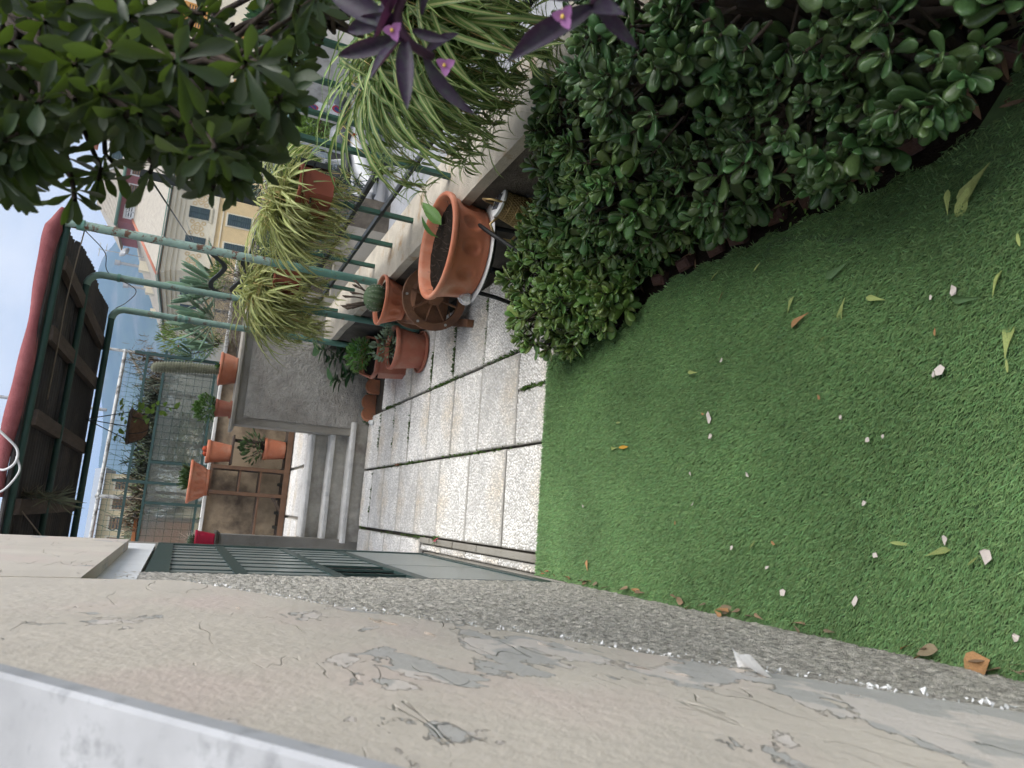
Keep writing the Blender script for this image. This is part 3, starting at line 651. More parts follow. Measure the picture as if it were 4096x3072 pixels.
def fat_leaf(L_, W, T, nseg=5, k=6, bend=.1):
    g = G(); pr = [(.02, .25), (.25, .5), (.5, .86), (.75, 1.0), (.92, .68), (1.0, .12)]
    for t, w_ in pr:
        for i in range(k):
            a = 2*pi*i/k; g.v.append((W/2*w_*cos(a), t*L_, T/2*(w_**.5)*sin(a)+bend*L_*t*t))
    for j in range(len(pr)-1):
        for i in range(k): g.f.append((j*k+i, j*k+(i+1) % k, (j+1)*k+(i+1) % k, (j+1)*k+i))
    g.f.append(tuple((len(pr)-1)*k+i for i in range(k))); g.m = [0]*len(g.f)
    return base_arr(g)
def strap(L_, W, arch, nseg=9, twist=0, nx=3, th=.9):
    """arching spider-plant leaf: starts along +Y/+Z and bends over by `arch` radians"""
    g = G(); y = z = 0
    for j in range(nseg+1):
        t = j/nseg; w_ = W/2*min(1, .5+1.5*t, (1-t)*3+.03); tw_ = twist*t
        for i in range(nx+1):
            u_ = (i/nx*2-1); g.v.append((u_*w_*cos(tw_), y+u_*w_*sin(tw_)*-sin(th), z+u_*w_*sin(tw_)*cos(th)+abs(u_)*w_*.35))
        y += L_/nseg*cos(th); z += L_/nseg*sin(th); th -= arch/nseg*(.5+t)
    for j in range(nseg):
        for i in range(nx): q = j*(nx+1)+i; g.f.append((q, q+1, q+nx+2, q+nx+1)); g.m.append(1 if nx > 2 and i == nx//2 else 0)
    return base_arr(g)
LV_OB = [leaf_mesh(1, .285, 7, f_, d, 'obovate') for f_, d in ((.18, .03), (.3, .16), (.22, .3), (.1, -.1))]
LV_OV = [leaf_mesh(1, .62, 6, .12, d, 'ovate', nx=4) for d in (.1, .25)]
LV_SM = [leaf_mesh(1, .5, 3, .1, d, 'ovate') for d in (.05, .2)]
LV_NA = [leaf_mesh(1, .075, 5, .1, d, 'lance') for d in (.05, .25, .45)]
LV_LA = [leaf_mesh(1, .20, 5, .1, d, 'lance') for d in (.02, .15, .3)]
LV_FAT = [fat_leaf(1, .56, .13, bend=b) for b in (.02, .12, .2)]
LV_AL = [fat_leaf(1, .13, .05, bend=b) for b in (.05, .22, -.12)]
m_basil = mat('basil_leaf', (.11, .235, .05), .45, .2, 30, rnd=.3, hue=.02, transl=.3)
m_dkleaf = mat('broad_leaf', (.05, .115, .045), .4, .25, 25, .4, 90, rnd=.25, transl=.25)
m_sage = mat('sage_leaf', (.17, .23, .15), .7, .15, 30, rnd=.2, transl=.2)
m_succ = mat('succulent_leaf', (.10, .20, .04), .4, .2, 25, rnd=.3, transl=.15)
m_olive = mat('olive_leaf', (.06, .105, .035), .4, .2, 25, rnd=.3, transl=.2)
m_aloe = mat('aloe_leaf', (.10, .17, .10), .5, .2, 12, rnd=.25)
m_dry = mat('dry_plant', (.20, .16, .10), .9, .25, 30, rnd=.35)
m_stem = mat('green_stem', (.09, .13, .04), .6, .2)
m_bark = mat('bark', (.055, .040, .030), .9, .3, 25, .8, 60)
m_cactus = mat('cactus_skin', (.065, .105, .05), .6, .25, 20, .3, 90)
m_spine = mat('cactus_spine', (.55, .52, .45), .6, .1)
def clump(c, rad_, n, size, up=.5, jit=.35):
    """leaf placements in an ellipsoid, pointing outward and up"""
    out = []; c = Vector(c)
    for _ in range(n):
        d = rv(); q = U(.35, 1)**.5; p = c + Vector((d.x*rad_[0], d.y*rad_[1], d.z*rad_[2]))*q
        dr = (d + Vector((0, 0, up)) + rv(jit)).normalized(); out.append((random.randrange(2), frame(p, dr, s=size*U(.7, 1.25), roll=U(-.6, .6))))
    return out
def stems(root, c, tips, r=.003, m=m_stem, name='stem'):
    g = G()
    for p in tips: p = Vector(p); c_ = Vector(c); g.tube([c_, (c_+p)/2+rv(.1*(p-c_).length), p], [r, r*.8, r*.5], 5)
    return part(name, g, m, root, smooth=True)
def spines(root, pts, L_, r=.0006):
    g = G()
    for p, d in pts:
        for _ in range(4):
            e = Vector(p)+(Vector(d)+rv(.7)).normalized()*L_*U(.6, 1.2); a = rv(r*1.6)
            g.add([Vector(p)+a, Vector(p)-a, e], [(0, 1, 2)])
    return part('spines', g, m_spine, root, kind='stuff')

# A: the big empty bowl on a black wire stand, on a white dish
A = thing('bowl_planter', 'largest terracotta bowl with bare soil on the black stand', 'planter', (1.36, 3.34, .0))
AC = (1.36, 3.32, .377)
pot(A, AC, .28, .235, .215, soil=.72, dimples=12, fl_amp=.045)
for k, (a, d) in enumerate(((.3, (.15, -.5, .9)), (.9, (.6, .2, .5)))):
    mt = frame((1.44+.06*k, 3.40-.03*k, .55), d, s=.16+.02*k, roll=.9, sx=.6); put('leaf', arr_mesh('leaf', *LV_OV[1][:2], m_basil, smooth=True), A, mtx=Matrix.Translation(-OFF[A]) @ mt)
g = G()
for _ in range(40): a = U(0, 6.28); r = U(.05, .23); p = Vector((AC[0]+r*cos(a), AC[1]+r*sin(a), AC[2]+.17)); g.tube([p, p+Vector((U(-.02, .02), U(-.02, .02), U(.01, .03)))], .0012, 4)
part('dry_stalk', g, m_woodold, A, kind='stuff')
dish = part('dish', G().lathe([(.05, 0), (.20, .002), (.26, .012), (.278, .022), (.27, .026), (.2, .014), (.05, .012)], (1.365, 3.32, .354), 48), m_white, smooth=True, auto=40, label='flat white dish under the largest terracotta bowl', cat='dish', loc=(1.365, 3.32, .354))
stn = thing('plant_stand', 'black metal stand with curved legs under the largest bowl', 'stand', (1.36, 3.35, 0))
part('ring', G().tube([(1.36+.2*cos(t), 3.32+.2*sin(t), .343) for t in np.linspace(0, 2*pi, 33)], .011, 8), m_rubber, stn, smooth=True)
for k in range(5):
    a = -2.3+k*2*pi/5; d = Vector((cos(a), sin(a), 0)); c_ = Vector((1.36, 3.32, 0))
    part('leg', G().tube([c_+d*.19+Vector((0, 0, .345)), c_+d*.20+Vector((0, 0, .2)), c_+d*.215+Vector((0, 0, .1)), c_+d*.235+Vector((0, 0, .012)), c_+d*.30+Vector((0, 0, .010))], .012, 8), m_rubber, stn, smooth=True)
g = G().lathe([(.0, 0), (.03, .002), (.034, .02), (.028, .045), (.012, .06), (0, .062)], (1.115, 3.31, .377), 20, fn=lambda a, z: 1+.06*sin(a*7+z*300))
part('solar_lamp', g, mat('crumpled_foil', (.7, .7, .7), .25, .2, 60, 1, 200, metal=.9), smooth=True, label='crumpled silver foil ball on the white dish edge', cat='foil', loc=(1.115, 3.31, .377)).name = 'foil_ball'
# B: cactus bowl
B = thing('cactus_bowl', 'terracotta bowl with round cactus and brown dried flower stalks', 'potted cactus', (1.42, 4.62, .385))
pot(B, (1.42, 4.62, .385), .175, .115, .17, soil=.82, dimples=12, fl_amp=.05)
def ball_cactus(root, c, r, h, ribs, name='cactus_body'):
    prof = [(.25*r, 0), (r*.85, h*.15), (r, h*.42), (r*.92, h*.7), (r*.62, h*.9), (r*.25, h*.985), (0, h)]
    part(name, G().lathe(prof, c, ribs*6, fn=lambda a, z: .87+.13*abs(cos(ribs*a/2))**.7), m_cactus, root, smooth=True)
    pts = []
    for k in range(ribs):
        a = 2*pi*k/ribs
        for j in range(7): t = .12+.85*j/7; rr = float(np.interp(t*h, [q[1] for q in prof], [q[0] for q in prof])); pts.append(((c[0]+rr*cos(a), c[1]+rr*sin(a), c[2]+t*h), (cos(a), sin(a), .3)))
    spines(root, pts, .014)
ball_cactus(B, (1.42, 4.60, .515), .095, .15, 14)
ball_cactus(B, (1.47, 4.68, .515), .06, .08, 12, 'cactus_offset')
for k in range(9):
    a = U(.5, 3.6); b = Vector((1.42+.05*cos(a), 4.62+.05*sin(a), .62+U(0, .02))); e = b+Vector((cos(a)*U(.02, .09), sin(a)*.05, U(.07, .14)))
    part('flower_stalk', G().tube([b, (b+e)/2+rv(.008), e, e+Vector((.004, 0, .022))], [.004, .005, .010, .002], 7), m_woodold, B, smooth=True)
# C: wooden wagon-wheel planter
C = thing('wheel_planter', 'wooden cart planter with spoked wheels below the cactus bowl', 'planter', (1.4, 4.5, 0))
def ring(c, R1, R2, w_, ax, n=36):
    c = Vector(c); ax = Vector(ax).normalized(); e1 = ax.cross(Vector((0, 0, 1))).normalized(); e2 = Vector((0, 0, 1)); g = G()
    for k in range(n):
        a = 2*pi*k/n
        for r, s in ((R1, -1), (R2, -1), (R2, 1), (R1, 1)): g.v.append(c+(e1*cos(a)+e2*sin(a))*r+ax*(s*w_/2))
    g.f = [(k*4+i, k*4+(i+1) % 4, ((k+1) % n)*4+(i+1) % 4, ((k+1) % n)*4+i) for k in range(n) for i in range(4)]; g.m = [0]*len(g.f); return g
WA = Vector((-.25, -1, 0)).normalized(); WC = Vector((1.40, 4.30, .265))
for off_ in (0, .42):
    c_ = WC - WA*off_; wh = part('wheel', ring(c_, .165, .215, .035, WA), m_wood, C)
    part('hub', G().tube([c_-WA*.035, c_+WA*.05], .05, 6), m_wood, wh)
    e1 = WA.cross(Vector((0, 0, 1)))
    for k in range(8):
        a = 2*pi*k/8+.2; d = e1*cos(a)+Vector((0, 0, 1))*sin(a); part('spoke', G().tube([c_+d*.045, c_+d*.17], .008, 7), m_wood, wh, smooth=True, auto=50)
    if not off_:
        for k in range(6):
            a = 2*pi*k/6+.5; d = e1*cos(a)+Vector((0, 0, 1))*sin(a); q = c_+d*.19+WA*.018; part('bolt', G().tube([q, q+WA*.006], .009, 8), m_steel, wh)
        d = e1*cos(2.35)+Vector((0, 0, 1))*sin(2.35); q = c_+d*.19+WA*.0185
        part('oval_plate', G().lathe([(.012, 0), (.013, .002), (.0, .003)], q, 16), m_gold, wh)
ex = WA.cross(Vector((0, 0, 1))).normalized()
def bx_loc(a, b):   # box in the cart frame (ex along the cart, WA towards the camera)
    g = G()
    for x, y, z in ((0,0,0),(1,0,0),(1,1,0),(0,1,0),(0,0,1),(1,0,1),(1,1,1),(0,1,1)): g.v.append(WC+ex*(a[0]+(b[0]-a[0])*x)+WA*(a[1]+(b[1]-a[1])*y)+Vector((0, 0, a[2]+(b[2]-a[2])*z)))
    g.f = [(0,3,2,1),(4,5,6,7),(0,1,5,4),(1,2,6,5),(2,3,7,6),(3,0,4,7)]; g.m = [0]*6; return g
part('deck', bx_loc((-.20, -.40, .09), (.17, -.03, .115)), m_wood, C)
for a, b in (((-.20, -.40, -.10), (.17, -.385, .09)), ((-.20, -.05, -.10), (.17, -.035, .09)), ((-.215, -.40, -.10), (-.20, -.035, .10)), ((.17, -.40, -.10), (.185, -.035, .10)), ((-.2, -.39, -.115), (.17, -.04, -.10))): part('board', bx_loc(a, b), m_wood, C)
part('foot', bx_loc((-.24, -.30, -.262), (-.19, .06, -.22)), m_wood, C); part('foot', bx_loc((.10, -.30, -.262), (.15, .10, -.22)), m_wood, C)
# slanting flower box at the left end of the cart
fb = part('flower_box', bx_loc((-.42, -.36, -.13), (-.225, -.345, .05)), m_wood, C)
for a, b in (((-.42, -.06, -.13), (-.225, -.045, .05)), ((-.435, -.36, -.10), (-.42, -.045, .05)), ((-.225, -.36, -.13), (-.21, -.045, .02)), ((-.42, -.345, -.13), (-.225, -.06, -.115))): part('board', bx_loc(a, b), m_wood, C)
part('soil', bx_loc((-.42, -.345, -.03), (-.225, -.06, -.02)), m_soil, C)
# D: round pot with sage and rosemary
D = thing('herb_pot', 'round terracotta pot with sage and rosemary beside the wheel', 'potted plant', (1.27, 5.32, .015))
pot(D, (1.27, 5.32, .015), .175, .135, .255, m_terra2, soil=.88, saucer=.17)
mts = clump((1.26, 5.3, .32), (.13, .13, .09), 60, .055, .6); leaves(D, LV_SM, mts, m_sage, keep=60)
mts = [(random.randrange(3), frame((1.38+U(-.04, .04), 5.25+U(-.05, .05), .27+U(0, .07)), rv()+Vector((.2, -.3, .9)), s=U(.02, .035))) for _ in range(220)]; scatter('rosemary', LV_LA, mts, m_sage, D)
stems(D, (1.27, 5.32, .23), [Vector((1.26, 5.3, .32))+rv(.09) for _ in range(12)])
# E: rectangular trough with basil
E_ = thing('basil_trough', 'long rectangular terracotta trough filled with basil', 'planter', (1.33, 6.05, 0))
def trough(root, c, lx, ly, h, rz, m, tap=.86, soil=.85):
    R_ = Matrix.Rotation(rz, 3, 'Z'); c = Vector(c); g = G()
    secs = [(tap, 0), (tap, .02), (.96, h*.70), (.955, h*.70), (.965, h*.72), (.97, h*.90), (1.04, h*.905), (1.05, h*.93), (1.05, h*.985), (1.03, h), (.97, h), (.95, h*.97), (.92, h*.5)]
    k = 16
    for s, z in secs:
        for i in range(k):
            a = 2*pi*(i+.5)/k; ex_ = 9.0; ca, sa = cos(a), sin(a); q = (abs(ca)**ex_+abs(sa)**ex_)**(-1/ex_)
            g.v.append(c+R_ @ Vector((ca*q*lx/2*s, sa*q*ly/2*s, 0))+Vector((0, 0, z)))
    g.f = [(j*k+i, j*k+(i+1) % k, (j+1)*k+(i+1) % k, (j+1)*k+i) for j in range(len(secs)-1) for i in range(k)]+[tuple(range(k-1, -1, -1))]; g.m = [0]*len(g.f)
    part('trough', g, m, root, smooth=True, auto=35)
    g = G(); g.v = [c+R_ @ Vector((x*lx/2*.93, y*ly/2*.93, 0))+Vector((0, 0, h*soil)) for x, y in ((-1,-1),(1,-1),(1,1),(-1,1))]; g.f = [(0,1,2,3)]; g.m = [0]; part('soil', g, m_soil, root)
trough(E_, (1.325, 6.03, 0), .34, .66, .285, -.25, m_terra2)
mts = clump((1.36, 6.15, .33), (.14, .26, .10), 420, .045, .5); leaves(E_, LV_SM, mts, m_basil, keep=150)
stems(E_, (1.36, 6.15, .24), [Vector((1.36+U(-.1, .1), 6.15+U(-.22, .22), .36)) for _ in range(30)])
# hydrangea-like plant rooted behind the trough
F_ = thing('broad_leaf_plant', 'dark broad-leaved plant growing against the roughcast wall', 'plant', (1.35, 6.75, 0))
mts = []; tips = []
for c_ in ((1.50, 6.80, .50), (1.42, 6.78, .40), (1.22, 6.82, .33), (1.30, 6.75, .22), (1.52, 6.75, .30)):
    tips.append(c_)
    for k in range(9): a = k*2.4; d = Vector((cos(a), sin(a), .15+.05*k)); mts.append((k % 2, frame(Vector(c_)+Vector((0, 0, .012*k)), d, s=U(.10, .17), roll=U(-.3, .3))))
leaves(F_, LV_OV, mts, m_dkleaf); stems(F_, (1.38, 6.8, 0), tips, .006)
# row of scalloped clay edging pieces and two white pebbles
for k, (x, y, rz) in enumerate(((1.20, 6.80, .2), (1.06, 6.90, .15), (.93, 6.86, .5))):
    g = G(); n = 10; R_ = Matrix.Rotation(rz, 3, 'Z')
    for y_ in (-.018, .018):
        g.v += [Vector((x, y, 0))+R_ @ Vector((-.072, y_, -.03)), Vector((x, y, 0))+R_ @ Vector((.072, y_, -.03))]
        for i in range(n+1): t = pi*i/n; g.v.append(Vector((x, y, 0))+R_ @ Vector((.072*cos(t), y_, .055+.05*sin(t))))
    q = n+3; g.f = [tuple(range(q)), tuple(range(2*q-1, q-1, -1))]+[(i, (i+1) % q, q+(i+1) % q, q+i) for i in range(q)]; g.m = [0]*len(g.f)
    part('clay_edging', g, m_terrac, label=('scalloped clay edging tile nearest the trough', 'middle scalloped clay edging tile by the wall foot', 'scalloped clay edging tile nearest the steps')[k], cat='edging tile', group='clay edging at the wall foot', loc=(x, y, 0))
for k, (x, y, s) in enumerate(((.86, 6.83, .03), (.845, 6.76, .026))):
    g = G().lathe([(0, 0), (s*.8, s*.2), (s, s*.6), (s*.7, s*1.1), (0, s*1.3)], (x, y, .0), 12, fn=lambda a, z: 1+.15*sin(a*2+k)); part('stone', g, m_white, smooth=True, label=('larger', 'smaller')[k]+' white pebble beside the clay edging and steps', cat='stone', loc=(x, y, 0))
mts = [(random.randrange(2), frame((U(.85, 1.5), U(6.88, 7.0), U(0, .05)), rv()+Vector((0, -.3, .8)), s=U(.015, .035))) for _ in range(500)]
o = scatter('ground_cover', LV_SM, mts, m_dkleaf, None); o['label'] = 'low dark weeds growing along the roughcast wall foot'; o['category'] = 'weeds'
# moss and weeds in the slab joints
mts = []
for (xa, ya, xb, yb, n) in ((.93, 3.4, .93, 6.3, 420), (.393, 3.3, .393, 6.9, 200), (.95, 4.57, 1.4, 4.57, 160), (.95, 5.05, 1.4, 5.05, 160), (.95, 4.0, 1.4, 4.0, 60), (.5, 5.53, .9, 5.53, 50), (.42, 6.5, .9, 6.5, 120), (.0, 6.6, .35, 6.6, 70), (.70, 3.15, .70, 3.45, 160), (-.16, 4.6, -.16, 6.9, 130), (.95, 5.6, 1.4, 5.6, 80), (.5, 6.01, .9, 6.01, 60)):
    cl = [random.random() for _ in range(5)]
    for _ in range(n):
        t = random.choice(cl)+random.gauss(0, .06); t = min(1, max(0, t)); mts.append((random.randrange(2), frame((xa+(xb-xa)*t+random.gauss(0, .006), ya+(yb-ya)*t+random.gauss(0, .006), -.008+U(0, .008)), rv()+Vector((0, 0, 1.2)), s=U(.007, .024))))
o = scatter('moss', LV_SM, mts, m_mossy, None); o['label'] = 'green moss and tiny weeds in the slab joints'; o['category'] = 'moss'
pk = thing('pink_flower_weed', 'small weed with pink bloom in the joint by the door', 'plant', (-.15, 4.62, 0))
mts = [(0, frame((-.15+U(-.02, .02), 4.62+U(-.03, .03), U(0, .02)), rv()+Vector((0, 0, .6)), s=U(.02, .045))) for _ in range(26)]; leaves(pk, LV_LA, mts, m_basil)
mts = [(0, frame((-.16+U(-.01, .01), 4.57+U(-.01, .01), .03), rv()+Vector((0, 0, .5)), s=.014)) for _ in range(9)]; leaves(pk, LV_SM, mts, mat('pink_petal', (.6, .06, .15), .6, .1), name='petal')
# ------------------------------------------------------------------ plants on the walls and the terrace
g_ = thing('column_cactus', 'fluted terracotta bowl with tall woolly column cactus on the wall', 'potted cactus', (1.235, 7.13, 1.277))
pot(g_, (1.235, 7.13, 1.277), .162, .125, .155, flutes=40, soil=.85, fl_amp=.03)
m_wool = mat('woolly_cactus', (.20, .21, .145), .95, .3, 30, 1, 120)
prof = [(.04, 0)]+[(.036+.012*sin(pi*t*.8)+.004*t, .60*t) for t in np.linspace(.05, .93, 12)]+[(.036, .585), (.022, .60), (0, .607)]
V0 = G().lathe(prof, (0, 0, 0), 60, fn=lambda a, z: .9+.1*abs(cos(10*a))); g2 = G(); g2.f, g2.m = V0.f, V0.m
g2.v = [(x+1.215-.05*(z/.6)**2, y+7.13, z+1.40) for x, y, z in V0.v]; part('cactus_body', g2, m_wool, g_, smooth=True)
pts = []
for k in range(20):
    a = 2*pi*k/20
    for j in range(26): z = .6*(j+.5)/26; r = float(np.interp(z, [q[1] for q in prof], [q[0] for q in prof])); pts.append(((1.215-.05*(z/.6)**2+r*cos(a), 7.13+r*sin(a), 1.40+z), (cos(a), sin(a), .2)))
spines(g_, pts, .016, .0008)
mts = [(k % 3, frame((1.26, 7.12, 1.41), (U(-.3, .6), U(-.6, .3), U(.3, 1)), s=U(.06, .11))) for k in range(10)]; leaves(g_, LV_LA, mts, m_succ)
h_ = thing('succulent_pot', 'small terracotta pot with rounded green succulent on the wall corner', 'potted plant', (.86, 7.13, 1.277))
pot(h_, (.86, 7.13, 1.277), .088, .066, .145, m_terra2, soil=.9, saucer=.085)
mts = clump((.845, 7.13, 1.50), (.125, .11, .085), 380, .036, .4); leaves(h_, LV_FAT, mts, m_succ, keep=120); stems(h_, (.86, 7.13, 1.40), [Vector((.85, 7.13, 1.5))+rv(.07) for _ in range(14)], .005)
# wooden slatted rack with pots
m_rack = mat('rack_wood', (.135, .075, .045), .7, .3, 8, .5, 50)
rk = thing('plant_rack', 'brown slatted wooden plant rack against the ochre wall', 'rack', (.25, 8.6, .5))
for x in (.38, .10):
    part('leg', G().bar((x, 8.50, .498), (x+.005, 8.50, 1.32), .04, .03, (0, 1, 0)), m_rack, rk); part('leg', G().bar((x, 8.86, .498), (x, 8.86, 1.32), .04, .03, (0, 1, 0)), m_woodold, rk)
for z, x0, x1 in ((1.32, .06, .42), (1.02, .08, .40), (.80, -.42, .40), (.53, -.62, .98)):
    for k in range(4 if z < .6 else 3): y = 8.50+.115*k; part('slat', G().box((x0, y, z), (x1, y+.07, z+.018)), m_rack if k == 0 else m_woodold, rk)
for x0, x1, z in ((-.62, .98, .505), ): part('front_board', G().box((x0, 8.478, z), (x1, 8.498, z+.06)), m_rack, rk)
part('slat', G().box((.42, 8.52, 1.13), (.75, 8.80, 1.15)), m_woodold, rk); part('leg', G().bar((.70, 8.66, .56), (.70, 8.66, 1.13), .035, .03, (0, 1, 0)), m_woodold, rk)
part('brace', G().bar((.09, 8.52, .66), (-.12, 8.52, .52), .03, .03), m_woodold, rk)
for k in range(10): x = -.6+k*.165; part('crossbar', G().box((x, 8.5, .548), (x+.035, 8.95, .57)), m_black, rk)
i_ = thing('red_cactus_pot', 'banded terracotta pot with small red cactus beside the rack', 'potted cactus', (.545, 8.62, 1.152))
pot(i_, (.545, 8.62, 1.152), .132, .095, .255, soil=.9); 
m_redc = mat('red_cactus', (.38, .07, .03), .9, .3, 40, 1, 120)
for x, y, r in ((.57, 8.60, .035), (.52, 8.64, .03), (.55, 8.68, .028)): part('cactus_body', G().lathe([(r*.8, 0), (r, r), (r*.8, r*1.9), (0, r*2.3)], (x, y, 1.375), 24, fn=lambda a, z: .9+.1*cos(12*a)), m_redc, i_, smooth=True)
j_ = thing('grass_bowl', 'wide terracotta bowl with spiky grass on top of the rack', 'planter', (.20, 8.62, 1.34))
pot(j_, (.20, 8.62, 1.34), .24, .145, .205, soil=.85, dimples=14, fl_amp=.05)
mts = [(random.randrange(3), frame((.24+U(-.1, .1), 8.62+U(-.1, .1), 1.51), Vector((U(-.6, .6), U(-.6, .6), 1)), s=U(.09, .17))) for _ in range(130)]; leaves(j_, LV_LA, mts, m_olive, keep=130)
k_ = thing('jade_pot', 'terracotta pot with leafy young jade plant on the terrace floor', 'potted plant', (.63, 8.56, .575))
pot(k_, (.63, 8.60, .575), .13, .10, .235, soil=.88)
mts = clump((.64, 8.58, .92), (.17, .13, .14), 150, .06, .6); leaves(k_, LV_LA+LV_FAT, [(random.choice((0, 3, 4)), q) for _, q in mts], m_olive, keep=150); stems(k_, (.63, 8.6, .78), [Vector((.64, 8.58, .92))+rv(.12) for _ in range(22)], .006, m_bark)
l_ = thing('crimson_pot', 'crimson ribbed pot with small spiny cactus on the gate pillar', 'potted cactus', (-.365, 7.12, 1.272))
pot(l_, (-.365, 7.12, 1.272), .105, .080, .165, m_redpot, flutes=26, soil=.9, fl_amp=-.03); ball_cactus(l_, (-.36, 7.12, 1.42), .06, .075, 12)
g = G()
for _ in range(70): d = rv()+Vector((0, 0, .3)); p = Vector((-.36, 7.12, 1.46)); g.tube([p+d*.04, p+d*U(.07, .11)], .0012, 3)
part('spines', g, m_spine, l_, kind='stuff')
# small black birds-foot tufts along the copings
for k, (x, y, z) in enumerate(((1.02, 8.96, 1.366), (.97, 8.96, 1.366), (.92, 8.96, 1.366), (-.2, 8.96, 1.366))):
    t = thing('coping_weed', ('first small weed tuft from the column cactus on the rear coping', 'second small weed tuft from the column cactus on the rear coping', 'third small weed tuft from the column cactus on the rear coping', 'small weed tuft on the rear coping beside the crimson pot')[k], 'weed', (x, y, z), 'weeds on the rear coping')
    leaves(t, LV_LA, [(0, frame((x, y, z), (U(-1, 1), U(-1, .2), .8), s=U(.03, .05))) for _ in range(7)], m_dkleaf)
# hanging basket with pothos
hb = thing('hanging_basket', 'coir hanging basket with trailing pothos below the pergola roof', 'hanging basket', (.55, 6.42, 1.9))
m_coir = mat('coir', (.15, .085, .05), .95, .4, 40, 1, 90)
g = G().lathe([(0, -.13), (.05, -.125), (.095, -.09), (.125, -.03), (.135, .0)], (.55, 6.42, 2.04), 28, fn=lambda a, z: 1+.05*mn.noise(Vector((a*3, z*40, 0)))); part('coir_liner', g, m_coir, hb, smooth=True)
part('rim', G().tube([(.55+.138*cos(t), 6.42+.138*sin(t), 2.045) for t in np.linspace(0, 2*pi, 29)], .012, 7), m_woodold, hb, smooth=True)
g = G()
for _ in range(300): a = U(0, 6.28); z = U(-.13, -.02); r = float(np.interp(z, [-.13, -.09, 0], [.02, .095, .135])); p = Vector((.55+r*cos(a), 6.42+r*sin(a), 2.04+z)); d = rv(.5)+Vector((cos(a), sin(a), -.5)); e = p+d*.03; a_ = rv(.001); g.add([p+a_, p-a_, e], [(0,1,2)])
part('coir_fibre', g, m_coir, hb, kind='stuff')
for a in (.4, 2.5, 4.6): part('chain', G().tube([(.55+.135*cos(a), 6.42+.135*sin(a), 2.045), (.575, 6.45, 2.36)], .004, 5), m_black, hb)
g = G()
for k in range(6): a = 2*pi*k/6; g.tube([(.55+.138*cos(a)*s, 6.42+.138*sin(a)*s, 2.04+z) for s, z in ((1, 0), (.93, -.03), (.71, -.09), (.38, -.126), (0, -.134))], .003, 4)
part('basket_wire', g, m_black, hb)
m_pothos = mat('pothos_leaf', (.20, .33, .06), .35, .2, 14, rnd=.25, transl=.35, col2=(.42, .46, .16), thr=(30, .6, .06))
mts = []; tr = []
for k in range(26): a = U(0, 6.28); p = Vector((.58+.13*cos(a), 6.40+.13*sin(a), 2.06+U(-.02, .08))); mts.append((k % 2, frame(p, (cos(a), sin(a)-.4, U(-.5, .6)), s=U(.04, .07), roll=U(-.5, .5))))
for x, zl in ((.70, 1.72), (.66, 1.80), (.60, 1.90)):
    tr.append([(.62, 6.36, 2.05), (x, 6.28, 2.0), (x+.02, 6.26, (2+zl)/2), (x+.01, 6.25, zl)])
    z = 2.0
    while z > zl: mts.append((random.randrange(2), frame((x+U(-.02, .03), 6.25, z), (U(-1, 1), -.5, U(-.9, .1)), (0, -1, .3), s=U(.045, .075)))); z -= U(.025, .055)
leaves(hb, LV_OV, mts, m_pothos); g = G()
for q in tr: g.tube(q, .003, 5)
part('vine', g, m_stem, hb, smooth=True)
# air plant hung from the roof
ap = thing('air_plant', 'dried hanging air plant dangling under the pergola roof', 'air plant', (-.03, 5.15, 2.5))
part('string', G().tube([(.02, 5.05, 2.55), (-.01, 5.12, 2.46)], .004, 5), m_cord, ap)
m_till = mat('air_plant_leaf', (.17, .18, .11), .8, .25, 20, rnd=.35)
mts = []
for k in range(240):
    t = random.random(); c_ = Vector((-.02-.03*t, 5.15, 2.46-.20*t)); mts.append((random.randrange(3), frame(c_, rv()+Vector((0, 0, -.5-.3*t)), s=U(.05, .13)*(.5+.7*t))))
leaves(ap, LV_NA, mts, m_till, keep=60)
mts = [(random.randrange(3), frame((-.02-.03*t, 5.15, 2.48-.2*t), rv()+Vector((0, 0, .4)), s=U(.05, .10))) for t in (random.random() for _ in range(120))]; scatter('dead_leaves', LV_NA, mts, m_dry, ap)

# ------------------------------------------------------------------ aloes, grasses and shrubs behind the railing (far right corner of the terrace)
def aloe(name, label, c, n, size, group='aloes behind the railing'):
    t = thing(name, label, 'aloe', c, group); mts = []
    for k in range(n):
        a = k*2.4+U(-.2, .2); e = .15+1.1*(k/n)
        d = Vector((cos(a)*cos(e), sin(a)*cos(e), sin(e))); mts.append((random.choice((0, 1, 1)), frame(Vector(c)+d*.02, d, s=size*U(.75, 1.15), sx=1.1)))
    leaves(t, LV_AL, mts, m_aloe); return t
aloe('aloe_plant', 'largest blue-green aloe rosette beside the yellow building corner', (2.42, 8.6, 1.50), 20, .52)
aloe('aloe_plant', 'aloe rosette standing between the second and third pergola poles', (2.02, 8.5, 1.52), 18, .46)
aloe('aloe_plant', 'low aloe rosette left of the third pergola pole', (1.82, 9.0, 1.48), 16, .34)
aloe('aloe_plant', 'small pale aloe rosette below the orange flower', (1.72, 9.25, 1.70), 14, .26)
pl = thing('planter_bed', 'raised concrete planting bed behind the railing corner', 'planter', (2.1, 8.4, .5)); part('bed_wall', G().box((1.62, 7.4, -.1), (3.4, 9.4, 1.22)), m_conc_d, pl)
part('bed_cap', G().box((1.55, 7.34, 1.223), (2.15, 7.6, 1.26), bev=.005), m_conc, pl)
def shrub(name, label, c, r, n, lv, m, size, up=.5, keep=0, group=None, cat='shrub', stem=True, kindless=False):
    t = thing(name, label, cat, c, group); cc = Vector(c)+Vector((0, 0, r[2])); mts = clump(cc, r, n, size, up)
    if keep: leaves(t, lv, mts, m, keep=keep)
    else: scatter('foliage', lv, mts, m, t)
    if stem: stems(t, c, [cc+rv(min(r)*.8) for _ in range(10)], .008, m_bark)
    return t
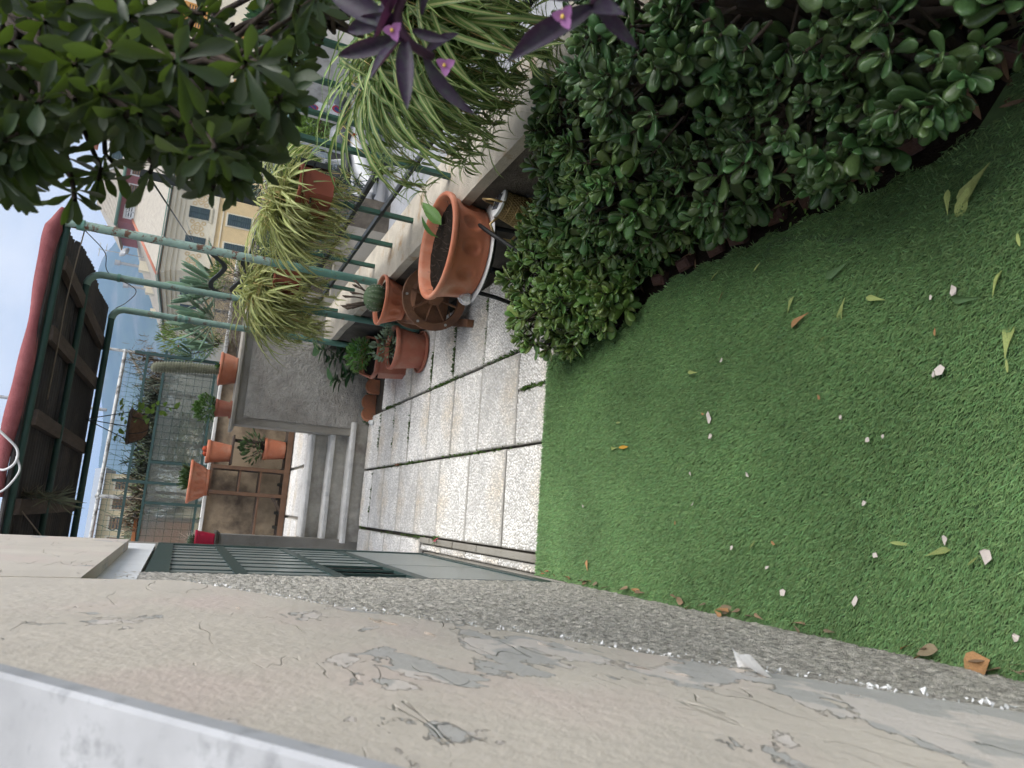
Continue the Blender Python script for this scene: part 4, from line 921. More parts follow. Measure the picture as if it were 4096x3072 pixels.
m_ltshrub = mat('pale_shrub_leaf', (.15, .21, .06), .6, .2, 20, rnd=.35, hue=.03, transl=.35)
m_greytwig = mat('grey_twigs', (.19, .165, .13), .9, .25, 20, rnd=.3)
shrub('leafy_shrub', 'pale green leafy shrub in front of the yellow facade', (2.42, 8.0, 1.23), (.24, .22, .19), 1000, LV_LA, m_ltshrub, .06, .4)
shrub('leafy_shrub', 'pale green shrub with orange flower left of the third pole', (1.95, 9.4, 1.4), (.30, .3, .36), 1300, LV_LA, m_ltshrub, .06, .3)
t = thing('twiggy_shrub', 'dry grey twiggy shrub spilling over the railing corner', 'shrub', (2.0, 7.6, 1.25)); g = G()
for _ in range(900):
    p = Vector((2.02+random.gauss(0, .20), 7.65+random.gauss(0, .16), 1.30+abs(random.gauss(0, .14)))); q = p+rv(.06); q2 = q+rv(.05); g.tube([p, q, q2], .0016, 3, cap=False)
for _ in range(420):
    p = Vector((1.70+random.gauss(0, .07), 7.38+random.gauss(0, .05), 1.22+random.gauss(0, .08))); q = p+rv(.05)-Vector((0, 0, .02)); q2 = q+rv(.045); g.tube([p, q, q2], .0014, 3, cap=False)
part('twigs', g, m_greytwig, t, kind='stuff')
part('flower', G().lathe([(0, 0), (.02, .004), (.028, .014), (0, .01)], (1.80, 9.25, 1.86), 12), mat('orange_petal', (.6, .13, .01), .6, .1), label='single orange flower among the aloes', cat='flower', loc=(1.8, 9.25, 1.86))

# dark bromeliad tangle and screens beyond the glass
m_brom = mat('bromeliad_leaf', (.065, .075, .05), .8, .3, 10, rnd=.45, hue=.02)
m_bromd = mat('bromeliad_dry', (.17, .135, .09), .9, .25, 10, rnd=.35)
for k, (x, y, z, s, mm) in enumerate(((1.52, 9.55, 2.02, .20, m_bromd), (1.62, 9.5, 2.24, .13, m_bromd), (1.25, 9.6, 2.05, .24, m_brom), (.95, 9.6, 2.0, .26, m_brom), (.65, 9.62, 2.02, .25, m_brom), (.35, 9.6, 2.04, .26, m_brom), (.05, 9.6, 2.02, .22, m_bromd), (-.25, 9.62, 2.05, .2, m_bromd))):
    t = thing('bromeliad', ('broad tan bromeliad tuft behind the screen post', 'topmost tan bromeliad tuft by the white pipe', 'dark bromeliad tuft right of the hanging basket', 'dark bromeliad tuft directly behind the hanging basket', 'dark bromeliad tuft left of the hanging basket', 'dark bromeliad tuft right of the tall screen post', 'tan bromeliad tuft left of the tall screen post', 'tan bromeliad tuft above the orange planter')[k], 'bromeliad', (x, y, z-.1), 'bromeliads behind the glass screen')
    scatter('foliage', LV_NA, [(random.randrange(3), frame((x+random.gauss(0, .11), y+random.gauss(0, .06), z+random.gauss(0, .09)), rv(), s=s*U(.3, .9))) for _ in range(520)], mm, t)
    part('stem', G().tube([(x, y, .9), (x+.02, y, z)], .02, 6), m_bark, t)
shrub('sunlit_shrub', 'yellow green shrub glowing through the ribbed glass', (.72, 9.75, 1.36), (.34, .2, .25), 900, LV_SM, mat('sunlit_leaf', (.17, .25, .04), .5, .2, 20, rnd=.3, transl=.4), .07, .4)
shrub('sunlit_shrub', 'small lime shrub between screen rails left of the tall post', (-.12, 9.9, 1.55), (.16, .15, .26), 300, LV_SM, MATS['sunlit_leaf'], .06, .4)
wwl = part('whitewashed_wall', G().box((.95, 9.95, .4), (1.75, 10.1, 1.86)), m_white, label='short whitewashed wall behind the right pane of the screen', cat='wall', loc=(1.3, 10, .4))
orp = thing('orange_planter', 'orange clay planter with black scroll bracket behind the screen', 'planter', (-.42, 9.7, 1.5))
m_orange = mat('orange_clay', (.50, .19, .075), .8, .15, 6, .3, 30)
part('planter_body', G().box((-1.0, 9.62, 1.4), (-.27, 10.1, 2.02), bev=.02), m_orange, orp); part('ledge', G().box((-1.0, 9.58, 2.02), (-.25, 10.14, 2.06)), m_orange, orp)
part('scroll', G().tube([(-.36+.05*s*cos(t), 9.60, 1.98+.05*s*sin(t)) for t, s in ((q*.6, 1-q*.06) for q in range(13))], .006, 5), m_black, orp)
# galvanised pipe frame with wire netting
pf = thing('pipe_frame', 'galvanised pipe frame with green netting beyond the glass screen', 'frame', (.6, 9.8, .5))
m_chip = mat('chipped_white_pipe', (.52, .52, .50), .6, .15, 10, .4, 60, col2=(.17, .16, .15), thr=(16, .55, .06))
for k, pts in enumerate((((1.74, 9.8, 0), (1.76, 9.8, 2.60), (1.77, 9.8, 2.95)), ((1.78, 9.8, 2.46), (-.9, 9.8, 2.50)), ((-.02, 9.8, .5), (-.02, 9.8, 2.52)))): part('pipe', G().tube(pts, .022 if k else .018, 10), m_chip, pf, smooth=True, auto=60)
part('pipe', G().tube([(1.76, 9.8, 2.42), (1.3, 10.9, 2.1)], .016, 8), m_chip, pf, smooth=True, auto=60)
g = G()
for k in range(44): x = 1.74-k*.06; g.tube([(x, 9.83, 1.9), (x, 9.83, 2.47)], .0022, 3, cap=False)
for k in range(7): g.tube([(1.74, 9.83, 1.95+k*.085), (-.9, 9.83, 1.97+k*.085)], .0025, 3, cap=False)
for k in range(16):
    x = 1.7-k*.17; g.tube([(x, 9.82, 2.47), (x-.10, 9.82, 2.2), (x-.16, 9.82, 1.95)], .003, 3, cap=False)
part('netting', g, mat('green_net', (.06, .13, .10), .6, .1), pf, kind='stuff')
m_reed = mat('reed_screen', (.20, .23, .14), .8, .25, 14, rnd=.4)
for k in range(4):
    t = thing('reed_panel', ('rightmost green reed panel beyond the glass screen', 'second green reed panel from the right beyond the screen', 'third green reed panel from the right beyond the screen', 'leftmost green reed panel beyond the glass screen')[k], 'reed panel', (1.3-k*.62, 10.6, 1.2), 'green reed panels'); g = G()
    for i in range(56): x = 1.6-k*.62-i*.011; g.tube([(x, 10.6+U(-.004, .004), 1.93), (x+U(-.004, .004), 10.6, 2.24+U(-.03, .03)-.01*k)], .0048, 4, cap=False)
    part('reeds', g, m_reed, t, kind='stuff'); part('rail', G().tube([(1.6-k*.62, 10.62, 1.96), (.99-k*.62, 10.62, 1.96)], .012, 6), m_woodold, t); part('post', G().tube([(1.58-k*.62, 10.63, GZ), (1.58-k*.62, 10.63, 2.2)], .015, 6), m_woodold, t)
vn = shrub('pale_creeper', 'pale yellow green creeper on the reed panels', (.45, 10.45, 1.7), (.75, .1, .25), 900, LV_SM, m_ltshrub, .05, .2, stem=False, cat='creeper')

# ------------------------------------------------------------------ spider plants on the railing
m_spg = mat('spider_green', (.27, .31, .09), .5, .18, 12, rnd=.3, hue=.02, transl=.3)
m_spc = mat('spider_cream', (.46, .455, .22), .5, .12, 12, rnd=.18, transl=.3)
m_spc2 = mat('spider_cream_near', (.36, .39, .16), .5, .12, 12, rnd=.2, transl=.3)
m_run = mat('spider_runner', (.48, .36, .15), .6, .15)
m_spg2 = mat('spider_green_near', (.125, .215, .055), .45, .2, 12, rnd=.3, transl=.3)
SPV = [strap(1, w_, a, twist=tw_, th=h_) for w_, a, tw_, h_ in ((.036, 1.6, .2, .8), (.04, 2.3, -.4, .8), (.034, 2.3, .5, .4), (.038, 1.4, .1, .2), (.034, 1.5, .3, 0))]
SPS = [strap(1, .085, a, 5) for a in (1.2, 2.4)]
m_brickred = mat('brick_red_plastic', (.27, .075, .045), .6, .12, 8, .1, 50)
def spider(label, c, n, size, plantlets, mg, box=None, lean=(0, 0, 0), spread=(.12, .20), pm=m_terra, mc=None, droop=.25):
    mc = mc or m_spc
    t = thing('spider_plant', label, 'potted plant', c, 'spider plants on the railing'); c = Vector(c); mts = []
    for k in range(n):
        a = U(0, 6.28); d = Vector((cos(a), sin(a), 0))+Vector(lean)*U(.4, 1.2); p = c+Vector((random.gauss(0, spread[0]*.5), random.gauss(0, spread[1]*.5), U(-.02, .05)))
        if random.random() < droop: d.z = U(-1.6, -.4); p += Vector((d.x, d.y, 0))*U(.02, .10)
        mts.append((random.choice((0, 1, 2, 2, 3, 3, 4, 4)), frame(p, d, s=size*U(.55, 1.25), roll=U(-.5, .5))))
    if size*n > 1: leaves(t, SPV, mts, [mg, mc], keep=260)
    run = G(); sm = []
    for k in range(plantlets):
        a = U(0, 6.28); d = Vector((cos(a), sin(a), 0))+Vector(lean); d.normalize(); L_ = U(.2, .5)*size*1.5; dz = U(.3, .9)*size*1.25
        p0 = c+Vector((0, random.gauss(0, spread[1]*.5), .04)); p1 = p0+d*L_*.5+Vector((0, 0, U(0, .10))); p2 = p0+d*L_*.9-Vector((0, 0, dz*.5)); p3 = p0+d*L_-Vector((0, 0, dz))
        run.tube([p0, p1, p2, p3], .0019, 4, cap=False)
        for q in (p3, p2+rv(.02)):
            for i in range(18): sm.append((i % 2, frame(q+rv(.012), rv()+Vector((0, 0, -.25)), s=U(.09, .19)*size*1.6)))
    if plantlets: part('runner', run, m_run, t, smooth=True, kind='stuff'); scatter('plantlets', SPS, sm, [mg, mc], t)
    if box:
        g = G(); x0, y0, z0, x1, y1, z1 = box; e = .018
        trough(t, ((x0+x1)/2, (y0+y1)/2, z0), x1-x0, y1-y0, z1-z0, 0, pm if pm is m_black else m_brickred)
        part('strap', G().box((x0-.006, y0+.05, z1-.075), (x1+.02, y0+.065, z1-.068)), m_black, t); part('bracket', G().box((x1, y0+.05, z0+.02), (x1+.03, y0+.08, z1)), m_black, t)
    return t
spider('spider plant in the brick red trough in the middle of the railing', (1.64, 3.88, 1.29), 560, .35, 60, m_spg, (1.55, 3.52, 1.09, 1.745, 4.02, 1.27), (-.5, .05, 0), (.08, .2))
spider('spider plant farthest along the railing beyond the rusty pole', (1.60, 5.50, 1.24), 760, .46, 60, m_spg, (1.54, 5.12, 1.02, 1.745, 5.62, 1.21), (-.4, .1, 0), (.08, .24), droop=.5)
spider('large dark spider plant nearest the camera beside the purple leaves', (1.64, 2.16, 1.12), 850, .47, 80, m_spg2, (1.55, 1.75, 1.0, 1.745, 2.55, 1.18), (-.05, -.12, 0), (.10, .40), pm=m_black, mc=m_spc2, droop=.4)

# ------------------------------------------------------------------ watering-can lantern, hose
wc = thing('watering_can_lantern', 'brass watering can lantern with pierced flower pattern and solar lid', 'lantern', (1.40, 3.0, .12))
part('concrete_block', G().box((1.38, 2.94, -.03), (1.54, 3.12, .165), bev=.01), m_conc, label='small grey concrete block supporting the watering can lantern', cat='block', loc=(1.46, 3.03, 0))
WM = Matrix.Translation((1.475, 2.99, .195)) @ Euler((-.08, .20, -.35)).to_matrix().to_4x4() @ Matrix.Scale(1.12, 4)
def wpart(name, g, m, **k): g.v = [WM @ Vector(p) for p in g.v]; return part(name, g, m, wc, **k)
g = G(); nr, na = 13, 30     # pierced shell: rings and petals of sheet metal
for j in range(nr):
    z0 = .012+j*.0115; r = lambda z: .075-.10*z
    for k in range(na):
        a = 2*pi*(k+(.5 if j % 2 else 0))/na; da = 2*pi/na
        for s in (1, -1):
            p = [(r(z0)*cos(a), r(z0)*sin(a), z0), (r(z0+.0115)*cos(a+s*da/2), r(z0+.0115)*sin(a+s*da/2), z0+.0115)]
            q = Vector(p[0]).lerp(Vector(p[1]), .5); q.xy *= 1.0
            g.tube([p[0], q+Vector((0, 0, .0015*s)), p[1]], .0021, 4, cap=False)
for z in (.008, .03, .065, .10, .135, .165): g.tube([((.075-.10*z)*cos(t), (.075-.10*z)*sin(t), z) for t in np.linspace(0, 2*pi, 31)], .003 if .02 < z < .15 else .006, 5)
wpart('pierced_body', g, m_gold, smooth=True)
wpart('inner_body', G().lathe([(.064, .004), (.052, .16)], (0, 0, 0), 24), mat('inner_gold', (.30, .21, .09), .5, .2, 20, metal=.5), smooth=True)
wpart('base_plate', G().lathe([(.07, -.004), (.076, .004), (.07, .010)], (0, 0, 0), 28), m_gold, smooth=True, auto=40)
wpart('lid', G().lathe([(.060, .162), (.066, .166), (.067, .176), (.060, .180), (.056, .181)], (0, 0, 0), 32), m_white, smooth=True, auto=40)
wpart('solar_panel', G().box((-.036, -.036, .1805), (.036, .036, .183)), mat('solar_cell', (.10, .11, .13), .15, .1, 8)); wpart('switch', G().lathe([(.008, .1805), (.008, .1835), (.004, .184)], (.045, 0, 0), 12), m_black)
wpart('spout', G().tube([(.055, 0, .03), (.085, 0, .06), (.135, 0, .135)], [.019, .016, .011], 14), m_gold, smooth=True, auto=60); wpart('rose', G().tube([(.133, 0, .132), (.142, 0, .148)], [.026, .028], 18), m_gold, smooth=True, auto=40)
wpart('handle', G().tube([(-.062, 0, .155), (-.10, 0, .175), (-.145, 0, .13), (-.13, 0, .06), (-.07, 0, .03)], .006, 7), m_gold, smooth=True)
wpart('top_handle', G().tube([(0, -.064, .165), (-.01, -.05, .22), (-.015, 0, .245), (-.01, .05, .22), (0, .064, .165)], .005, 7), m_gold, smooth=True)
part('garden_hose', G().tube(spl([(1.52, 3.55, .42), (1.50, 3.40, .50), (1.50, 3.22, .47), (1.36, 3.02, .40), (1.27, 2.92, .33), (1.15, 2.75, .32), (1.05, 2.6, .3), (.98, 2.45, .22), (.97, 2.3, .06)]), .011, 9), m_rubber, smooth=True, label='black garden hose passing the stand into the jade hedge', cat='hose', loc=(1.2, 2.9, 0))
part('garden_hose', G().tube(spl([(1.52, 3.55, .44), (1.53, 3.25, .36), (1.52, 3.02, .30), (1.5, 2.85, .12), (1.45, 2.7, .02)]), .009, 8), m_rubber, smooth=True, label='thin black pipe hanging behind the watering can lantern', cat='hose', loc=(1.5, 3.0, 0))

# ------------------------------------------------------------------ brick edging of the bed
m_brick = mat('dark_brick', (.085, .042, .034), .85, .3, 20, .8, 90, col2=(.05, .03, .028), thr=(12, .55, .12))
BR = [(.95, 2.18), (.965, 2.02), (.97, 1.86), (.975, 1.74), (.985, 1.58), (.985, 1.44), (1.0, 1.28), (1.0, 1.12), (1.1, .86)]
ordn = ['first', 'second', 'third', 'fourth', 'fifth', 'sixth', 'seventh', 'eighth', 'last']
for k, (x, y) in enumerate(BR):
    R_ = Euler((U(-.1, .1), -.55+U(-.1, .1), U(-.2, .2))).to_matrix(); g = G().box((-.022, -.034, -.10), (.022, .034, .042+U(-.012, .006)), bev=.008); g.v = [R_ @ Vector(p)+Vector((x+.02, y, 0)) for p in g.v]
    part('edging_brick', g, m_brick, label=ordn[k]+' dark tilted brick of the bed edging counted from the paving', cat='brick', group='bricks edging the bed', loc=(x, y, 0))

# ------------------------------------------------------------------ litter on the lawn
m_lfy = mat('fallen_leaf_lime', (.30, .36, .12), .5, .2, 30, .3, 60, rnd=.25, transl=.15); m_lfb = mat('fallen_leaf_tan', (.36, .20, .09), .7, .25, 30, .3, 60, rnd=.25); m_lfg = mat('fallen_leaf_green', (.07, .13, .05), .5, .2, 30, rnd=.3)
m_chipw = mat('paint_chip', (.56, .50, .46), .8, .08, 20)
m_lfd = mat('dead_leaf_dull', (.24, .165, .10), .8, .25, 30, .3, 60, rnd=.3)
def on_ground(px, py, z=.02):
    u_, v_ = 3072-py-1536, px-2048; d = _r2*u_+_d2*v_+_f*FPX; s = (z-CAM.z)/d.z; return CAM+d*s
ORD = 'nearest,second,third,fourth,fifth,sixth,seventh,eighth,ninth,tenth,eleventh,twelfth,thirteenth,fourteenth,fifteenth,sixteenth,seventeenth,eighteenth,nineteenth,twentieth,twenty-first,twenty-second,twenty-third,twenty-fourth,twenty-fifth,twenty-sixth,twenty-seventh,farthest'.split(',')
def order(lst):      # rank of each by its distance from the house wall
    ix = sorted(range(len(lst)), key=lambda i: on_ground(lst[i][0], lst[i][1]).x); r = [0]*len(lst)
    for k, i in enumerate(ix): r[i] = k
    return [ORD[k] if k < len(lst)-1 else 'last' for k in r]
def fallen(px, py, L_, ang, m, var, label, group, fold=0):
    p = on_ground(px, py, .026); me = arr_mesh('fallen_leaf', *var[:2], m, smooth=True); d = Vector((cos(ang), sin(ang), U(-.05, .08)))
    mt = frame(p, d, (U(-.35, .35), U(-.35, .35), 1), s=L_*.78, roll=U(-.4, .4)); o = put('fallen_leaf', me, None, label, 'leaf', group); o.matrix_basis = mt
LIME = [(3040,1050,.05,2.2),(2880,1080,.07,2.0),(3380,1190,.10,2.6),(3540,1200,.075,1.2),(3150,1255,.07,-.3),(3300,1345,.04,1.9),(2790,1490,.065,1.4),(3970,1195,.085,-.2),(4020,1435,.12,-.1),(4030,1490,.04,0),(3700,2225,.075,-1.2),(3560,2170,.06,-1.6),(3870,2260,.04,-.9),(2470,1790,.07,1.6),(3900,700,.13,2.6),(3790,860,.08,-.1),(3960,650,.14,2.3),(4080,985,.05,.2),(3020,2165,.045,2.4),(2480,1690,.05,1.5)]
od = order(LIME)
for k, (x, y, L_, a) in enumerate(LIME): fallen(x, y, L_, a, m_lfy, LV_OB[k % 3] if L_ > .06 else LV_LA[k % 3], od[k]+' yellow-green fallen leaf lying on the turf, counting out from the house wall', 'yellow-green leaves on the turf')
TAN = [(2870,1220,.06,-.5),(3235,1250,.10,1.9),(2700,2100,.02,0),(3740,1345,.028,0),(2815,1660,.02,1),(3280,1600,.025,.5),(3100,2180,.025,1),(2350,2285,.06,.3),(3410,2620,.05,1)]
od = order(TAN)
for k, (x, y, L_, a) in enumerate(TAN): fallen(x, y, L_, a, m_lfb, LV_OB[k % 3] if L_ > .05 else LV_SM[0], od[k]+' tan dried leaf or bit lying on the turf, counting out from the house wall', 'tan leaves on the turf')
DARK = [(3390,1050,.10,1.9),(3925,1190,.10,1.4),(4060,1240,.11,-1.3),(3045,1250,.045,1.5),(3135,1350,.04,1.3),(2785,1500,.07,1.3)]; od = order(DARK)
for k, (x, y, L_, a) in enumerate(DARK): fallen(x, y, L_, a, m_lfg, LV_OB[k % 3], od[k]+' dull dark green fallen leaf on the turf, counting from the house wall', 'dark green leaves on the turf')
fallen(3960, 2640, .12, 2.4, m_lfb, leaf_mesh(1, .8, 6, .25, .3, 'ovate', nx=4), 'largest curled brown leaf at the wall foot', None)
fallen(1800, 1265, .08, .6, m_lfb, LV_OV[0], 'crumpled brown leaf beside the wheel planter foot', None)
fallen(2475, 1790, .09, -1.6, mat('ochre_leaf', (.45, .25, .03), .6, .15), LV_LA[0], 'ochre yellow leaf lying on the middle of the turf', None)
CHIP = [(3760,1480,.042),(3735,1497,.02),(2835,1670,.05),(2840,1745,.03),(3470,1760,.022),(3360,1670,.02),(3530,1745,.02),(3455,2015,.028),(2770,2015,.022),(2985,1895,.028),(3940,2220,.05),(3775,2160,.035),(3130,2370,.04),(3420,2405,.035),(2925,2190,.025),(3500,2222,.024),(3065,2270,.02),(2885,1440,.025),(3810,1165,.04),(3720,1190,.018),(2760,1895,.02),(4060,2555,.025),(2330,2025,.02)]
od = order(CHIP)
for k, (x, y, s) in enumerate(CHIP):
    s *= .45
    p = on_ground(x, y, .028); n = random.randrange(5, 8); g = G(); tt = rv(.25)
    top = [p+Vector((cos(2*pi*i/n)*s*U(.45, 1), sin(2*pi*i/n)*s*U(.35, .8), U(-.003, .004)+tt.x*s*cos(2*pi*i/n))) for i in range(n)]
    g.v = top+[q-Vector((0, 0, .0015)) for q in top]; g.f = [tuple(range(n)), tuple(range(2*n-1, n-1, -1))]+[(i, (i+1) % n, n+(i+1) % n, n+i) for i in range(n)]; g.m = [0]*len(g.f)
    part('paint_chip', g, m_chipw, label=od[k]+' pale flake of wall paint on the turf, counting from the house wall', cat='paint chip', group='paint chips on the turf', loc=p)
ORD2 = [a+b for a in ('', 'twenty-', 'thirty-', 'forty-') for b in 'first,second,third,fourth,fifth,sixth,seventh,eighth,ninth'.split(',')]
ORD2 = ORD2[:9]+'tenth,eleventh,twelfth,thirteenth,fourteenth,fifteenth,sixteenth,seventeenth,eighteenth,nineteenth,twentieth'.split(',')+ORD2[9:18]+['thirtieth']+ORD2[18:27]+['fortieth']+ORD2[27:]+['fiftieth']
YL = sorted((.45+2.6*random.random()**1.1 for _ in range(50)), reverse=True)
for k in range(50):
    y = YL[k]; x = -.235+U(-.006, .012); g_m = random.choice((m_lfd, m_lfd, m_lfb, m_dry))
    v = random.choice(LV_OB+LV_OV); me = arr_mesh('dry_leaf', *v[:2], g_m, smooth=True)
    o = put('dry_leaf', me, None, ORD2[k]+' dry curled leaf along the wall foot, counting from the door', 'leaf', 'dry leaves along the wall foot'); o.matrix_basis = frame((x, y, .022+U(0, .012)), (U(-.4, .4), random.choice((-1, 1)), U(-.1, .3)), (1, 0, U(-.3, 1)), s=U(.025, .055), roll=U(-1, 1))
part('clothes_peg', G().box((.385, 5.70, .004), (.40, 5.79, .012)).box((.385, 5.70, .014), (.40, 5.785, .021)), m_wood, label='wooden clothes peg lying in the slab joint', cat='clothes peg', loc=(.39, 5.74, 0))
# ------------------------------------------------------------------ jade hedge
m_jade_shade = mat('jade_leaf_shade', (.054, .104, .034), .32, .25, 14, rnd=.45, hue=.03, spec=.42)  # shaded copy: the shade under the pittosporum is put into the leaf colour
m_jade_lit = mat('jade_leaf_lit', (.105, .178, .042), .3, .25, 14, rnd=.4, hue=.03, spec=.5)  # lit copy of the same leaf: open-sky light put into its colour
def jade(label, blobs, m, others, size, dens, loc):
    t = thing('jade_shrub', label, 'jade plant', loc, 'jade hedge along the boundary wall'); mts = []; tw = G(); base = Vector(loc)
    for (c, r) in blobs:
        c = Vector(c); n = int(dens*4*pi*((r[0]*r[1])**1.6+(r[0]*r[2])**1.6+(r[1]*r[2])**1.6)**(1/1.6)/3**(1/1.6))
        for _ in range(n):
            d = rv()
            if d.z < -.75: continue
            lump = 1+.16*mn.noise((c+d)*4.2)+.10*mn.noise((c+d)*11)
            q = lump*(1 if random.random() < .72 else U(.72, .95)); p = c+Vector((d.x*r[0], d.y*r[1], d.z*r[2]))*q
            if p.z < .03 or p.x > 1.54: continue
            if any(((p.x-o[0][0])/o[1][0])**2+((p.y-o[0][1])/o[1][1])**2+((p.z-o[0][2])/o[1][2])**2 < .62 for o in others+blobs if o[0] != tuple(c)): continue
            nrm = Vector((d.x/r[0], d.y/r[1], d.z/r[2])).normalized()
            ax = (nrm*.8+Vector((0, 0, .55))+rv(.45)).normalized(); s0 = size*U(.55, 1.35)
            e1 = ax.cross(Vector((.3, .5, .1))).normalized(); e2 = ax.cross(e1); ph = U(0, 3)
            tw.tube([p-ax*.10*s0/.05, p], [.005, .004], 4, cap=False)
            for k in range(4):          # decussate pairs
                el = .12+.30*k; b = p-ax*(.030-.011*k)*s0/.05
                for sgn in (1, -1):
                    a = ph+(k % 2)*pi/2; dr = (e1*cos(a)+e2*sin(a))*sgn*cos(el)+ax*sin(el)+rv(.14)
                    mts.append((random.randrange(3), frame(b, dr, ax, s=s0*(1.08-.17*k)*U(.85, 1.1), roll=U(-.25, .25))))
    leaves(t, LV_FAT, mts, m, keep=300)
    part('twigs', tw, m_bark, t, kind='stuff', smooth=True)
    g = G()
    for (c, r) in blobs:
        for _ in range(4): c_ = Vector(c)+rv(.5*min(r)); g.tube([(base.x+U(-.1, .1)+(c[0]-base.x)*.5, base.y+U(-.1, .1)+(c[1]-base.y)*.7, -.02), c_*.5+base*.5+Vector((0, 0, .1)), c_], [.022, .016, .008], 6)
    part('branches', g, m_bark, t, smooth=True); return t
J1 = [((1.12, 2.72, .14), (.36, .36, .24)), ((1.30, 2.54, .14), (.22, .30, .24)), ((1.0, 2.5, .10), (.20, .22, .18))]
J2 = [((1.30, 2.15, .20), (.32, .36, .33)), ((1.22, 1.86, .28), (.27, .30, .32)), ((1.38, 1.85, .36), (.20, .42, .33))]
J3 = [((1.32, 1.40, .42), (.30, .36, .42)), ((1.30, 1.02, .44), (.28, .34, .38)), ((1.36, .62, .44), (.28, .34, .40)), ((1.24, 1.22, .22), (.24, .3, .22)), ((1.11, 1.50, .25), (.20, .28, .20)), ((1.07, 1.16, .27), (.20, .26, .20)), ((1.08, .84, .30), (.20, .24, .20))]
jade('jade shrub in lit green at the paving end of the hedge', J1, m_jade_lit, J2, .072, 235, (1.2, 2.6, 0))
jade('jade shrub in half-shade green in the middle of the hedge', J2, mat('jade_leaf_half_shade', (.068, .13, .036), .32, .25, 14, rnd=.45, hue=.035, spec=.42), J1+J3, .070, 225, (1.25, 2.0, 0))  # in-between copy of the leaf, half the shade painted into its colour
jade('jade shrub in shade green nearest the camera over the brick edging', J3, m_jade_shade, J2, .064, 215, (1.3, 1.1, 0))
# leaf litter on the bed
mts = [(random.randrange(3), frame((U(.98, 1.4), U(.7, 2.6), U(0, .02)), rv()+Vector((0, 0, .1)), s=U(.03, .09))) for _ in range(240)]
o = scatter('leaf_litter', LV_LA, mts, mat('bed_litter', (.13, .08, .05), .8, .3, 30, rnd=.4), None); o['label'] = 'brown dead leaf litter on the soil under the jade hedge'; o['category'] = 'leaf litter'
mts = [(0, frame((1.0+U(-.06, .06), 1.45+U(-.12, .12), U(.01, .03)), rv()+Vector((0, 0, .6)), s=U(.01, .022))) for _ in range(70)]
o = scatter('clover', LV_SM, mts, m_succ, None); o['label'] = 'tiny clover leaves between the edging bricks'; o['category'] = 'clover'

# ------------------------------------------------------------------ pittosporum overhanging from the upper right
m_pit = mat('pittosporum_leaf', (.021, .040, .014), .45, .25, 18, .15, 60, rnd=.4, hue=.018, transl=.20, spec=.45, tcol=(.16, .26, .03))
pt = thing('pittosporum', 'tall dark glossy-leaved shrub overhanging the railing in the upper right', 'shrub', (1.46, .95, 0))
edge = [(-400, 850), (0, 790), (60, 790), (110, 700), (160, 600), (200, 520), (250, 420), (330, 420), (380, 480), (420, 560), (500, 600), (560, 560), (640, 700), (740, 720), (800, 690), (880, 790), (960, 790), (1020, 700), (1090, 620), (1130, 490), (1170, 330), (1230, 160), (1300, 40), (1420, -250)]
ex_ = [q[0] for q in edge]; ey_ = [q[1] for q in edge]
CL = []
for k in range(300):
    x = U(-350, 1330); ymax = float(np.interp(x, ex_, ey_))-95; y = ymax-(abs(random.gauss(0, 1))*330 if k % 3 else U(0, 60))
    if y < -700: continue
    CL.append((ray_at(x, y, U(1.1, 1.9) if k % 4 else U(.98, 1.15)), 1))
for x, y, d in ((225, 640, 1.25), (300, 800, 1.2), (395, 720, 1.25), (450, 650, 1.3), (600, 690, 1.1), (850, 760, 1.1), (930, 730, 1.1), (1010, 640, 1.1), (1120, 400, 1.0), (760, 640, .95), (860, 600, .9), (560, 460, 1.0), (300, 400, 1.0), (120, 560, 1.0), (60, 720, 1.1), (420, 220, .9), (700, 250, .85), (980, 250, .9)): CL.append((ray_at(x, y, d), 1))
for _ in range(95): CL.append((Vector((U(.95, 1.85), U(.15, 1.7), U(1.75, 2.6))), 0))
mts = []; tw = G()
trunk = [Vector((1.46, .95, -.02)), Vector((1.44, 1.0, .7)), Vector((1.38, 1.1, 1.3)), Vector((1.26, 1.3, 1.75)), Vector((1.15, 1.4, 2.2))]
nodes = [Vector((1.4, .6, 1.9)), Vector((1.5, .9, 2.2)), trunk[2], trunk[3], trunk[4], Vector((1.0, 1.55, 1.65)), Vector((.85, 1.5, 1.75)), Vector((1.05, 1.45, 1.45)), Vector((.82, 1.40, 2.0)), Vector((1.0, 1.3, 2.3))]
for c, _ in CL:
    nd = min(nodes, key=lambda q: (q-c).length); axd = (c-nd).normalized(); ax = (axd+Vector((-.15, -.15, .25))+rv(.3)).normalized()
    mid = (nd+c)/2+rv(.05)-Vector((0, 0, .03)); tw.tube([nd, mid, c-ax*.03, c], [.008, .005, .0035, .003], 6, cap=False)
    n = random.randrange(8, 13); e1 = ax.cross(Vector((.2, .1, .9))).normalized(); e2 = ax.cross(e1)
    for k in range(n):
        a = k*2.399+U(-.3, .3); el = U(-.35, .9)*(1 if k < n-3 else 1.2)+.05*k; dr = (e1*cos(a)+e2*sin(a))*cos(el)+ax*sin(el)
        mts.append((random.randrange(4), frame(c-ax*U(0, .035), dr, ax, s=U(.034, .064), roll=U(-.7, .7), sx=U(.9, 1.15))))
leaves(pt, LV_OB, mts, m_pit, keep=300)
part('trunk', G().tube(trunk, [.035, .03, .024, .018, .01], 10), m_bark, pt, smooth=True)
for q in nodes[:2]+nodes[5:]: b = min(trunk[2:], key=lambda p: (p-q).length); part('branch', G().tube([b, (b+q)/2+rv(.03), q], [.016, .012, .008], 8), m_bark, pt, smooth=True)
part('twigs', tw, m_bark, pt, kind='stuff', smooth=True)

